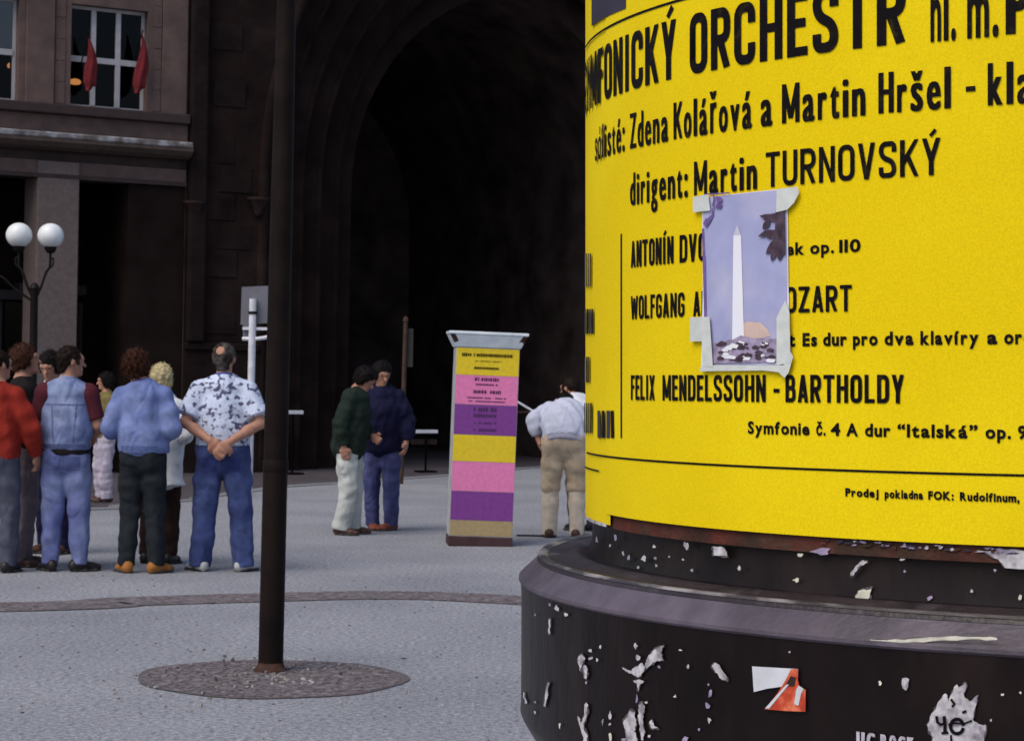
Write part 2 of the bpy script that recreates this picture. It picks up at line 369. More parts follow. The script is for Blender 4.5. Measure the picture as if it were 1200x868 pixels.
# dark shop front behind the pillars
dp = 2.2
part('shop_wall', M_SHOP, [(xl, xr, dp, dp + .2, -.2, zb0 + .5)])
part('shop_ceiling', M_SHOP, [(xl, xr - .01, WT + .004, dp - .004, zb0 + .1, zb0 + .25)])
a, z1 = wl(104, 250, dp - .06); c, z0 = wl(142, 302, dp - .06)
part('shop_sign', M_SHOP2, [(a, c, dp - .06, dp - .003, z0, z1)], bevel=.01)
a, z1 = wl(92, 334, dp - .3); c, z0 = wl(150, 348, dp - .3)
part('shop_transom', M_SHOP2, [(a - 1, c, dp - .3, dp - .003, z0, z1)], bevel=.01)
a, z1 = wl(-30, 338, dp - .3); c, z0 = wl(40, 352, dp - .3)
part('shop_transom', M_SHOP2, [(a - 2, c, dp - .3, dp - .003, z0, z1)], bevel=.01)
for pa, pb in ((-60, 2), (34, 42), (94, 100), (146, 150)):
    a = wl(pa, 400, dp - .12)[0]; c = wl(pb, 400, dp - .12)[0]
    part('shop_mullion', M_SHOP2, [(a, c, dp - .12, dp - .004, -.2, z0 - .004)])
for pa, pb in ((3, 33), (101, 145)):
    a = wl(pa, 400, dp - .06)[0]; c = wl(pb, 400, dp - .06)[0]
    part('shop_pane', M_GLASS, [(a, c, dp - .07, dp - .06, .4, z0 - .03)])
for ci in range(12):
    zc_ = zs + .02 + ci * .335
    for a_, c_ in ((wl(64, 60)[0], wx0 - .09), (wx1 + .09, wl(189, 60)[0])):
        n_ = max(1, int((c_ - a_) / .42)); off_ = .5 if ci % 2 else 0
        for k_ in range(n_):
            xa_ = a_ + (c_ - a_) * k_ / n_; part('stone_block', M_FAC, [(xa_ + .004, xa_ + (c_ - a_) / n_ - .004, -random.uniform(.010, .020), -.001, zc_, zc_ + .327)], bevel=.004)
# windows: outer frame, mullions, transom and six panes each; a dark room behind
def window(x0, x1, cols, tr_y, name_m=M_WFRAME, upper=M_GLASS):
    fw = 0.05; yf = 0.16
    wnd = part('window', name_m, [(x0, x0 + fw, yf, yf + .08, zs, zt), (x1 - fw, x1, yf, yf + .08, zs, zt), (x0 + fw, x1 - fw, yf, yf + .08, zs, zs + .05), (x0 + fw, x1 - fw, yf, yf + .08, zt - .05, zt)])
    zt_ = wl(130, tr_y)[1]
    xs = [x0 + fw] + cols + [x1 - fw]
    for cx in cols: part('mullion', name_m, [(cx - .038, cx + .038, yf - .02, yf + .06, zs + .05, zt - .05)], wnd)
    for i in range(len(xs) - 1):
        a = xs[i] + (.038 if i else 0); c = xs[i + 1] - (.038 if i + 1 < len(xs) - 1 else 0)
        part('transom', name_m, [(a, c, yf - .012, yf + .05, zt_ - .045, zt_ + .045)], wnd)
        for (za, zc) in ((zs + .05, zt_ - .045), (zt_ + .045, zt - .05)):
            part('pane', upper if za > zt_ else M_GLASS, [(a, c, yf + .022, yf + .028, za, zc)], wnd)
    return wnd
tcol = [wl(113, 70)[0], wl(142, 70)[0]]
window(wx0, wx1, tcol, 71)
window(lx0, lx1, [c - (wx0 - lx0) for c in tcol], 71, upper=M_GLASSL)
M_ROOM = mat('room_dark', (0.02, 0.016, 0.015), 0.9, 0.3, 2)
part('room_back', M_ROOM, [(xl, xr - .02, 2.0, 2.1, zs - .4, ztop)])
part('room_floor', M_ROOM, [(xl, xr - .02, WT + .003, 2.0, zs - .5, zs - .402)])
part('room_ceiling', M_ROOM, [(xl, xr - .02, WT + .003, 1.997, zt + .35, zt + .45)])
part('roof_slab', M_DARKST, [(xl, xr, -0.3, 6, ztop + .003, ztop + .3)])
part('side_wall', M_FAC, [(xl - .3, xl - .003, 0, 6, 0, ztop)])
part('back_wall', M_FAC, [(xl, xr, 5.7, 6, 0, ztop)])
# lit lamps glimpsed in the rooms
for (lxp, lyp, s, lab) in ((88, 96, .075, 'small glowing orange lamp behind the window with two red flags'), (14, 77, .06, 'small glowing orange lamp in the window at the left picture edge')):
    x_, z_ = wl(lxp, lyp, 0.62); e = empty('room_lamp', FB_ @ Vector((x_, .62, z_ - .25)), 0, lab, 'lamp', 'lit lamps behind the windows')
    MB().lathe([(.02, .20), (s * 1.1, .215), (s * 1.3, .25), (s * .9, .285), (.01, .30)], 14).build('lamp_shade', M_LAMPLIT, e, True)
    MB().tube([(0, 0, -.6), (0, 0, .2)], .012, 8).build('lamp_stem', M_BLACKM, e)
# furled red flags on short poles in front of the window
def flag(px, pyt, pyb, lean, wid, label):
    x0, z1 = wl(px, pyt, -.16); x1, z0 = wl(px + lean, pyb, -.16)
    e = empty('red_flag', FB_ @ Vector((x0, -.16, z0)), FANG, label, 'flag', 'red flags hung at the window')
    n_, m_ = 20, 22; v = []; f = []
    for i in range(m_ + 1):
        t = i / m_; h = (z1 - z0) * (1 - t); ww = wid * (0.10 + 0.9 * min(1, t * 1.7) ** .8) * (1 if t < .9 else 1 - (t - .9) * 3.5)
        for k in range(n_):
            a = 2 * math.pi * k / n_; fold = 1 + .28 * math.sin(4 * a + 2.5 * t) * min(1, t * 3)
            v.append(((x1 - x0) * t + .03 * math.sin(5 * t) + ww * math.cos(a) * fold, .45 * ww * math.sin(a) * fold, h + (.05 * math.cos(a + .6) if i == m_ else 0)))
    for i in range(m_):
        for k in range(n_): f.append((i * n_ + k, i * n_ + (k + 1) % n_, (i + 1) * n_ + (k + 1) % n_, (i + 1) * n_ + k))
    f += [tuple(range(n_)), tuple(m_ * n_ + k for k in range(n_))[::-1]]
    mesh('cloth', v, f, M_RED, e, True)
    MB().tube([(-.005, .30, z1 - z0 - .35), (0, .05, z1 - z0), (0, -.02, z1 - z0 + .09)], .012, 8).build('flag_pole', M_BLACKM, e)
flag(104, 44, 104, 4, .085, 'furled red flag with its lower end swung right, beside the orange lamp')
flag(167, 42, 107, -2, .088, 'furled red flag hanging straight at the right edge of the window')

# ------------------------------------------------------------------ soot-black gate tower with pointed arch
TWR = empty('gate_tower', FB_ @ Vector((xr, 0, 0)), FANG, 'soot black stone gate tower with a deep pointed archway', 'tower')
TI = (Matrix.Translation(FB_ @ Vector((xr, 0, 0))) @ Matrix.Rotation(FANG, 4, 'Z')).inverted()
def tl(px, py, y=0.0):
    o = TI @ CAM; d = TI.to_3x3() @ ray(px, py); t = (y - o.y) / d.y; q = o + d * t; return q.x, q.z
ZT = 14.0
def arch_path(xj, zspr, half, rad, n=16):
    """Pointed arch from left jamb foot, over the apex, to the right jamb foot."""
    cxl = xj + rad; apex_x = xj + half; pts = [(xj, -.2), (xj, zspr)]
    a1 = math.acos((rad - half) / rad)
    L_ = [(cxl - rad * math.cos(a1 * i / n), zspr + rad * math.sin(a1 * i / n)) for i in range(1, n + 1)]
    pts += L_
    pts += [(2 * apex_x - x, z) for x, z in reversed(L_[:-1])] + [(2 * apex_x - xj, zspr), (2 * apex_x - xj, -.2)]
    return pts
xo, zo = tl(306, 205); xi, zi = tl(412, 205, 1.5)
half_o = tl(640, 300)[0] - xo; rad_o = half_o * 1.25
TX1 = xo + 2 * half_o + 4.5
P0 = arch_path(xo, zo, half_o, rad_o)
# front wall round the arch (a ring of quads between the arch outline and the wall outline)
b = MB()
def wall_ring(path, y):
    v = []; f = []
    n_ = len(path)
    for x, z in path: v.append((x, y, z))
    xa, xb = 0.003, TX1
    for i, (x, z) in enumerate(path):
        if i == 0: q = (xa, -.2)
        elif i == 1: q = (xa, z)
        elif i == n_ - 2: q = (xb, z)
        elif i == n_ - 1: q = (xb, -.2)
        else:
            t = (i - 1) / (n_ - 3)
            q = (xa, z + (ZT - z) * min(1, t * 4)) if t < .25 else ((xb, z + (ZT - z) * min(1, (1 - t) * 4)) if t > .75 else (xa + (xb - xa) * (t - .25) * 2, ZT))
        v.append((q[0], y, q[1]))
    for i in range(n_ - 1): f.append((i, i + 1, n_ + i + 1, n_ + i))
    return v, f
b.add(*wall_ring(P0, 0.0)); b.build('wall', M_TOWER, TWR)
# recessed orders: each step goes back and in; then the dark passage
step_y, step_x = 0.30, (xi - xo) / 5
paths = [arch_path(xo + step_x * k, zo, half_o - step_x * k, (half_o - step_x * k) * 1.25) for k in range(6)]
for k in range(5):
    b = MB(); pa, pb = paths[k], paths[k + 1]; n_ = len(pa); y0, y1 = step_y * k, step_y * (k + 1)
    v = [(x, y0, z) for x, z in pa] + [(x, y1, z) for x, z in pa] + [(x, y1, z) for x, z in pb]
    f = [(i, i + 1, n_ + i + 1, n_ + i) for i in range(n_ - 1)] + [(n_ + i, n_ + i + 1, 2 * n_ + i + 1, 2 * n_ + i) for i in range(n_ - 1)]
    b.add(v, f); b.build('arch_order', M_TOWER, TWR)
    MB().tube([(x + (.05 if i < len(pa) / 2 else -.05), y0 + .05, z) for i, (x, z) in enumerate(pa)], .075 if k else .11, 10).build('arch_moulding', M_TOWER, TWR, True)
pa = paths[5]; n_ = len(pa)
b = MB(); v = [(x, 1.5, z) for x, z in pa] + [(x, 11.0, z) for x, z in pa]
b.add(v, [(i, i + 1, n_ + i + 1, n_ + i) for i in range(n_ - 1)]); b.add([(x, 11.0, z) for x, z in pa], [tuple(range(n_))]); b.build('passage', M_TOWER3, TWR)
# plinth mouldings, buttress, corbels, block courses
zp = tl(330, 404)[1]
part('plinth_moulding', M_TOWER2, [(0.01, xo - .02, -.10, -.002, zp - .12, zp)], TWR, .02)
part('plinth_wall', M_TOWER, [(0.012, xo - .015, -.06, -.003, -.2, zp - .124)], TWR)
part('plinth_moulding', M_TOWER2, [(xo + 2 * half_o + .02, TX1, -.10, -.002, zp - .12, zp)], TWR, .02)
part('corner_shaft', M_TOWER2, [(0.02, .32, -.14, -.004, zp + .003, ZT)], TWR, .04)
for px, py, y, s in ((301, 232, 0, 1.0), (226, 236, 0, .8)):
    x_, z_ = tl(px, py, y)
    MB().lathe([(.03, -.30), (.07, -.24), (.08, -.18), (.12, -.13), (.16, -.06), (.185, -.04), (.185, 0.0), (.02, .003)], 20, (x_, y - .06, z_)).build('corbel', M_CORBEL, TWR, True).scale = (1, 1, 1)
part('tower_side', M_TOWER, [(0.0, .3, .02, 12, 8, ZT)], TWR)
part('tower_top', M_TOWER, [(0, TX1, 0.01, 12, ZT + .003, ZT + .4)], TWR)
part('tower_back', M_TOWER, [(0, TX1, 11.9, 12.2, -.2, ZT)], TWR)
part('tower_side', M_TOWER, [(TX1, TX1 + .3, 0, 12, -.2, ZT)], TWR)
for i in range(26):      # single blocks standing slightly proud of the wall left of the arch
    zz = zp + .15 + (i // 2) * .46; xx = .36 + (i % 2) * .62 + random.uniform(-.1, .1) + (.3 if (i // 2) % 2 else 0)
    if xx + .58 < xo - .12 and zz < 9: part('stone_block', M_TOWER if random.random() < .6 else M_TOWER2, [(xx, xx + .56, -random.uniform(.008, .022), -.001, zz, zz + .43)], TWR, .008)

# ------------------------------------------------------------------ low things in the shade before the tower
def board(px, py, wpx, depth, label, rail=False):
    c = at_depth(px, py, depth); e = empty('barrier', (c.x, c.y, -0.10), FANG, label, 'barrier')
    hw = wpx * depth / F / 2 / .86; z = c.z + .10
    MB().box(-hw, hw, -.02, .0, z - .03, z + .03).build('board', M_GALV, e, bevel=.006)
    MB().box(-.014, .014, .003, .03, 0, z + .02).build('post', M_BLACKW, e)
    MB().box(-.16, .16, -.10, .13, .001, .03).build('foot', M_BLACKW, e)
    if rail: MB().box(-hw * 1.2, hw * 1.1, .053, .085, z - .22, z - .13).build('rail', M_CORBEL, e)
    return e
board(344, 483, 21, 34.4, 'short white barrier board on dark posts just right of the foreground pole')
board(500, 505.5, 25, 36.0, 'short white barrier board with a brown rail below, between couple and poster stand', True)
# guard rail glimpsed between the kiosk and the bending man
c = at_depth(617, 483, 35.5); e = empty('guard_rail', (c.x, c.y, 0.0), 0, 'thin metal guard rail with a slanting brace beside the striped poster stand', 'rail')
MB().tube([(-.35, 0, c.z), (.55, 0, c.z)], .018, 8).build('rail', M_CORBEL, e)
MB().tube([(-.22, 0, c.z + .21), (.12, .01, c.z + .015)], .018, 8).build('brace', M_GALV, e)
for s in (-.33, .53): MB().tube([(s, 0, 0), (s, 0, c.z + .19 if s < 0 else c.z)], .02, 8).build('post', M_BLACKW, e)

# ------------------------------------------------------------------ twin globe lamp
LD = 28.0
c = at_depth(41, 300, LD); LP = empty('street_lamp', (c.x, c.y, 0 if False else -0.10), 0, 'black iron street lamp with two white glass globes in front of the pillar', 'street lamp')
zg = at_depth(41, 276, LD).z + .10; k = LD / F
MB().lathe([(.16, 0), (.16, .25), (.11, .32), (.09, .9), (.055, 1.0), (.05, zg - .72), (.065, zg - .69), (.05, zg - .65), (.02, zg - .62)], 16).build('post', M_BLACKM, LP, True)
for s, gx in ((-1, 22), (1, 59)):
    dx = (gx - 41) * k; gr = 15.3 * k
    pts = [(s * .04, 0, zg - .78), (dx * .45, 0, zg - .66), (dx * .75, 0, zg - .48), (dx * .95, 0, zg - .42), (dx, 0, zg - .36), (dx, 0, zg - gr - .03)]
    arm = MB().tube(catmull([tuple(q) for q in pts], 5), .018, 8).build('arm', M_BLACKM, LP, True)
    MB().tube(catmull([(dx * 1.0, 0, zg - .42), (dx * 1.18, 0, zg - .38), (dx * 1.2, 0, zg - .30), (dx * 1.08, 0, zg - .30)], 5), .012, 6).build('scroll', M_BLACKM, arm, True)
    MB().lathe([(.02, -gr - .06), (.05, -gr - .05), (.075, -gr - .01), (.085, -gr + .03), (.06, -gr + .035)], 16, (dx, 0, zg)).build('globe_cup', M_BLACKM, LP, True)
    MB().lathe([(gr * math.sin(t) + 1e-4, -gr * .96 * math.cos(t)) for t in np.linspace(.35, math.pi, 18)], 28, (dx, 0, zg)).build('globe', M_GLOBE, LP, True)
MB().tube(catmull([(-.04, 0, zg - .85), (-.25, -.05, zg - .70), (-.42, -.1, zg - .55), (-.55, -.1, zg - .62)], 5), .016, 8).build('scroll_arm', M_BLACKM, LP, True)

# ------------------------------------------------------------------ sign posts
c = ground(290, 652); SP = empty('sign_post', c, 0, 'white metal post seen behind a grey sign plate, beside the flowered shirt man', 'sign')
k = c.y / F
def sx(px, py): q = at_depth(px, py, c.y); return q.x - c.x, q.z
x_t, z_t = sx(296.5, 350)
MB().tube([(0, 0, 0), (x_t, 0, z_t)], .030, 14).build('post', M_GALV, SP, True)
a, z1 = sx(282, 336); b2, z0 = sx(316.5, 381)
mb = MB().add([(a, .035, z0), (b2, .035, z0 + .02), (b2 + .005, .035, z1 + .015), (a + .005, .035, z1), (a, .041, z0), (b2, .041, z0 + .02), (b2 + .005, .041, z1 + .015), (a + .005, .041, z1)], [(0, 1, 2, 3), (7, 6, 5, 4), (0, 4, 5, 1), (1, 5, 6, 2), (2, 6, 7, 3), (3, 7, 4, 0)])
mb.build('sign_plate', M_SIGNB, SP)
zb1 = sx(300, 385)[1]; zb2 = sx(300, 397)[1]; xr_ = sx(321, 390)[0]; xl_ = sx(284, 390)[0]
MB().tube(catmull([(xl_, .02, zb2), (xl_ + .1, .0, zb2), (xr_ - .08, .0, zb2 + .01), (xr_ - .02, .0, zb2 + .03), (xr_, .0, zb2 + .07), (xr_ - .01, .0, zb1 + .03)], 5), .016, 8).build('bracket', M_GALV, SP, True)
MB().box(xl_, xr_ - .02, .0, .03, zb1 - .012, zb1 + .012).build('bracket_bar', M_GALV, SP)
MB().box(xl_, xl_ + .1, .036, .045, zb2 - .02, zb1 + .05).build('small_plate', M_SIGNB, SP)
for zc in (z0 + .1,): MB().lathe([(.036, -.012), (.036, .012)], 12, (x_t * .96, 0, zc)).build('clamp', M_BLACKM, SP)
c = at_depth(470, 540, 30.0); c.z = -0.1; k = 30 / F
S2 = empty('sign_post', c, 0, 'thin rusty post with a narrow dark plate behind the huddled couple', 'sign')
zt2 = at_depth(471, 378, 30).z + .1
MB().tube([(0, 0, 0), (.03, 0, zt2)], [.035, .03], 10).build('post', mat('rusty_post', (.055, .030, .022), .8, .3, 8), S2, True)
MB().box(.02, .14, .035, .05, zt2 - .62, zt2 - .08).build('sign_plate', mat('dark_plate', (.03, .026, .026), .6, .2, 6), S2, bevel=.004)
MB().lathe([(.028, 0), (.04, .02), (.03, .07), (.01, .09)], 10, (.03, 0, zt2 + .001)).build('finial', M_RUST, S2, True)

# ------------------------------------------------------------------ foreground pole
PL = empty('dark_pole', (PB.x, PB.y, 0.0), 0, 'tall dark brown metal pole standing in the round patch of setts', 'pole')
PL.rotation_euler = (0, R_(0.35), 0)
def octo(rad, z): return [(rad * math.cos(t), rad * math.sin(t), z) for t in np.linspace(math.pi / 8, 2 * math.pi + math.pi / 8, 8, endpoint=False)]
sec = [(0.064, 0.0), (0.063, .9), (.058, 2.2), (.049, 3.4), (.045, 5.2)]
mb = MB(); v = []; n8 = 16
for r, z in sec: v += [(r * math.cos(t) * 1.0, r * math.sin(t), z) for t in np.linspace(0, 2 * math.pi, n8, endpoint=False)]
f = [(i * n8 + k, i * n8 + (k + 1) % n8, (i + 1) * n8 + (k + 1) % n8, (i + 1) * n8 + k) for i in range(len(sec) - 1) for k in range(n8)] + [tuple(range(n8))[::-1]]
mb.add(v, f).build('shaft', M_POLE, PL, True)
MB().lathe([(.088, .004), (.086, .016), (.070, .030), (.066, .05)], 24).build('foot_flange', M_RUST, PL, True)
MB().lathe([(.05, 5.2), (.06, 5.22), (.05, 5.28), (.01, 5.31)], 16).build('cap', M_POLE, PL, True)
MB().lathe([(.0635, 1.02), (.0665, 1.03), (.0665, 1.07), (.0625, 1.08)], 20).build('collar', M_POLE, PL, True)

# ------------------------------------------------------------------ striped poster stand
KG = ground(561, 638)
KS = empty('poster_stand', KG, R_(5), 'square poster pillar striped yellow, pink and purple under a pale flared cap', 'poster stand')
KS.rotation_euler = (0, R_(1.3), R_(5))
kk = KG.y / F
hwk, dk = 0.285, 0.20; kz = lambda py: (638 - py) * kk
def taper(mb, z0, z1, w0, w1, d0, d1):
    return mb.add([(-w0, -d0, z0), (w0, -d0, z0), (w0, d0, z0), (-w0, d0, z0), (-w1, -d1, z1), (w1, -d1, z1), (w1, d1, z1), (-w1, d1, z1)], [(0, 3, 2, 1), (4, 5, 6, 7), (0, 1, 5, 4), (1, 2, 6, 5), (2, 3, 7, 6), (3, 0, 4, 7)])
taper(MB(), 0.0, kz(627), hwk + .005, hwk + .003, dk + .005, dk + .003).build('base', M_KBASE, KS, bevel=.005)
taper(MB(), kz(627) + .002, kz(408), hwk, hwk, dk, dk).build('body', M_KSIDE, KS)
taper(MB(), kz(408) + .002, kz(393), hwk + .01, hwk + .065, dk + .01, dk + .065).build('cap', M_CAPW, KS, bevel=.006)
taper(MB(), kz(393) + .002, kz(389.5), hwk + .072, hwk + .072, dk + .072, dk + .072).build('cap_edge', M_CAPW, KS, bevel=.004)
for s in (-1, 1):
    MB().add([(s * (hwk + .012), -dk - .014, kz(406)), (s * (hwk + .066), -dk - .068, kz(393.5)), (s * (hwk + .02), -dk - .071, kz(393.5)), (s * (hwk - .035), -dk - .016, kz(405))], [(0, 1, 2, 3) if s < 0 else (3, 2, 1, 0)]).build('rust_corner', M_RUST, KS)
strips = [(408.5, 440, M_PY), (440, 474, M_PP), (474, 509, M_PU), (509, 540, M_PY), (540, 574.5, M_PP), (574.5, 608, M_PU), (608, 626, M_PT)]
post = []
for a, b_, m_ in strips:
    z1, z0 = kz(a), kz(b_)
    o = MB().box(-hwk + .004, hwk - .004, -dk - .004, -dk - .0005, z0 + .002, z1 - .002).build('poster', m_, KS); post.append(o)
def printed(parent, y, rows, m_):
    """Rows of small illegible print on the stand: (row pixel, half width, height, blocks)."""
    b = MB()
    for py, x0, x1, h, n_ in rows:
        z = kz(py); x = x0
        while x < x1:
            wd = (x1 - x0) / n_ * random.uniform(.55, 1.25)
            if random.random() > .10:
                hh_ = h * random.uniform(.75, 1.0)
                b.box(x, min(x + wd * .72, x1), y - .0015, y, z - hh_ / 2, z + hh_ / 2)
            x += wd
    props(b.build('print', m_, parent), kind='stuff')
M_DKP = mat('dark_purple_ink', (.06, .012, .07), .7, .2, 20)
printed(post[0], -dk - .0045, [(416.5, -.235, .225, .032, 26), (423.5, -.11, .13, .008, 20), (431.5, -.12, .11, .024, 16)], M_INK)
printed(post[1], -dk - .0045, [(444.5, -.11, .11, .032, 9), (450.5, -.10, .10, .018, 12), (459, -.14, .13, .034, 12), (466, -.17, .18, .015, 24), (470, -.16, .17, .013, 22)], M_DKP)
printed(post[2], -dk - .0045, [(479.5, -.11, .10, .042, 9), (486.5, -.11, .10, .034, 11), (495, -.10, .10, .02, 12), (503, -.10, .10, .026, 10)], mat('faint_purple_ink', (.07, .02, .10), .7, .2, 20))
# ------------------------------------------------------------------ advertising column
CR = 0.90                                   # drum radius; the rest is in units of it
CX, CD = 1.12226, 3.57726
HB = -(H0 + 0.06) / CR
origin = CAM + (RIGHT * CX + FWD0 * CD + UP0 * HB) * CR
AC = empty('advertising_column', origin, 0, 'round black advertising column wrapped in a big yellow concert poster', 'advertising column')
AC.rotation_euler = (0, -ROLL, 0)
def cpt(th, r, h):                          # theta 0 faces the camera axis, negative to the left; r and h in drum radii
    return (CR * r * math.sin(th), -CR * r * math.cos(th), CR * (h - HB))
def col_hit(px, py, r=1.0):
    u = (px - 600) / F; a = u * u + 1; b = -(u * CX + CD); c = CX * CX + CD * CD - r * r; d = b * b - a * c
    t = (-b - math.sqrt(max(d, 0))) / a
    return math.atan2(u * t - CX, CD - t), (Y0 - py) / F * t
def lathe_col(name, prof, m, t0=-math.pi, t1=math.pi, n=160, parent=AC, smooth=True):
    v = []; f = []
    for r, h in prof:
        for k in range(n + 1): v.append(cpt(t0 + (t1 - t0) * k / n, r, h))
    for i in range(len(prof) - 1):
        for k in range(n): a = i * (n + 1) + k; f.append((a, a + 1, a + n + 2, a + n + 1))
    o = mesh(name, v, f, m, parent, smooth)
    try: o.data.set_sharp_from_angle(angle=R_(35))
    except Exception: pass
    return o
HT = 1.75
lathe_col('drum', [(0.99, -.205), (0.99, HT)], mat('drum_paper', (.30, .26, .12), .8, .2, 5))
lathe_col('neck', [(0.985, -.20), (0.985, -.240), (0.988, -.27), (0.993, -.291), (1.0, -.294)], M_PLINTH)
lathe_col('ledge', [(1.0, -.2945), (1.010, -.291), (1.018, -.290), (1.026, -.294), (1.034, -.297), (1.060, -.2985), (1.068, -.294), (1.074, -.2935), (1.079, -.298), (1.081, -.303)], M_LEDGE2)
lathe_col('worn_ridge_highlight', [(1.0625, -.2966), (1.067, -.2936), (1.0710, -.2926), (1.0755, -.2932), (1.0790, -.2966)], mat('ridge_highlight_enamel', (.05, .042, .046), .4, .4, 20, .2, 50, spec=.4, mottled=(.30, .28, .29), mscale=16, mlo=.50, mhi=.66, stretch=(.5, .5, 3)))  # patchy highlight along the worn ridge, painted into the enamel colour
lathe_col('rim', [(1.0805, -.3035), (1.083, -.3065), (1.106, -.327), (1.1105, -.3315), (1.111, -.3365), (1.108, -.340)], M_RIM)
lathe_col('plinth', [(1.1075, -.3405), (1.1065, -.36), (1.107, -.54), (1.1085, -.555), (1.105, -.563), (1.092, -.585), (1.06, -.62), (1.03, -.65), (1.02, -.70), (1.02, -1.35), (1.05, -1.40), (1.10, -1.45), (1.10, HB)], M_PLINTH)
lathe_col('cornice', [(0.99, HT), (1.08, HT + .03), (1.12, HT + .09), (1.12, HT + .14), (1.0, HT + .17), (.7, HT + .32), (.3, HT + .42), (.02, HT + .46)], M_PLINTH, n=64)
# posters: the main sheet, and an older sheet beside it that hangs a little lower
th_e = col_hit(710, 605)[0]
hb_main = -.2137; hb_left = col_hit(705, 613)[1]
h_top = col_hit(720, 30)[1]
lathe_col('paper_residue', [(.9935, -.198), (.9935, -.236)], M_REDB, th_e - .012, R_(100))
PM = lathe_col('poster', [(1.0, hb_main), (1.0, .66)], M_YELLOW, th_e, R_(75))
PL2 = lathe_col('poster', [(.9985, hb_left), (.9985, .66)], M_YELLOW, R_(-150), th_e + .02)
lathe_col('poster_edge', [(.9992, hb_left - .004), (.9992, hb_left + .001)], M_SCRAP, R_(-150), th_e - .001, parent=PL2)
# --- lettering
GL = {}
_fc = bpy.data.curves.new('glyphs', 'FONT'); _fo = bpy.data.objects.new('glyphs', _fc); COL.objects.link(_fo); _fc.resolution_u = 3
def glyph(ch, off):
    key = (ch, off)
    if key not in GL:
        _fc.body = ch; _fc.offset = off; bpy.context.view_layer.update()
        me = _fo.evaluated_get(bpy.context.evaluated_depsgraph_get()).to_mesh()
        GL[key] = ([tuple(v.co[:2]) for v in me.vertices], [tuple(p.vertices) for p in me.polygons]); _fo.to_mesh_clear()
    return GL[key]
WID = {'I': .45, 'Í': .5, 'J': .7, 'M': 1.3, 'W': 1.5, 'm': 1.4, 'i': .42, 'í': .5, 'l': .40, 't': .62, 'r': .65, 'ř': .7, 'f': .6, 'j': .5, '.': .40, ':': .42, '-': .6, '1': .55, 's': .8, 'š': .8, 'L': .85, 'E': .85, 'F': .82, '“': .7, '”': .7, ' ': .5, 'w': 1.2}
def word(acc, text, x0, x1, hb, cap, off=.03, bold=.10, gothic=True, gap=.20, rad=1.0012, stem=0):
    """Lay a word on the drum between photo columns x0 and x1; baseline hb and cap height cap in drum radii."""
    s0, s1 = col_hit(x0, 434)[0], col_hit(x1, 434)[0]
    gl = [glyph(c, off) for c in text]
    wd = []
    for c, (v, f) in zip(text, gl):
        if not v: wd.append(.5); continue
        nat = (max(p[0] for p in v) - min(p[0] for p in v)) / .55
        wd.append(WID.get(c, 1.0 if c.isupper() or c.isdigit() else .88) if gothic else max(nat, .2))
    tot = sum(wd) + gap * (len(text) - 1); k = (s1 - s0) / tot; x = s0
    for ci, (c, (v, f), w_) in enumerate(zip(text, gl, wd)):
        if stem and c in GOTHIC:
            gv, gf = gothic_cap(c, w_ * k / cap, stem)
            acc.add([cpt(x + gx * cap, rad + .0002 * (ci % 3), hb + gy * cap) for gx, gy in gv], gf)
        elif v:
            mx, Mx = min(p[0] for p in v), max(p[0] for p in v); e = bold * k * .5 if gothic else 0
            copies = ((-e, 0), (0, .0002), (e, .0004)) if e > 0 else ((0, 0),)
            for dx, dr in copies:
                vv = []
                for (px_, py_) in v:
                    th = x + e + (px_ - mx) / (Mx - mx + 1e-6) * (w_ * k - 2 * e) + dx
                    vv.append(cpt(th, rad + dr, hb + py_ / .69 * cap))
                acc.add(vv, f)
        x += (w_ + gap) * k
def fillet(P, rad, closed=False, keep=()):
    out = []; n_ = len(P)
    for i, p in enumerate(P):
        if (not closed and i in (0, n_ - 1)) or i in keep: out.append(p); continue
        a, b, c = Vector(P[i - 1]), Vector(p), Vector(P[(i + 1) % n_])
        d1, d2 = (a - b), (c - b); r = min(rad, d1.length * .5, d2.length * .5); u, v = b + d1.normalized() * r, b + d2.normalized() * r
        for k in range(6):
            t = k / 5; out.append(tuple(u * (1 - t) ** 2 + b * 2 * t * (1 - t) * .93 + v * t * t + (u + v) * .5 * (2 * t * (1 - t) * .07)))
    if closed: out.append(out[0]); out.insert(0, out[-2])
    return out
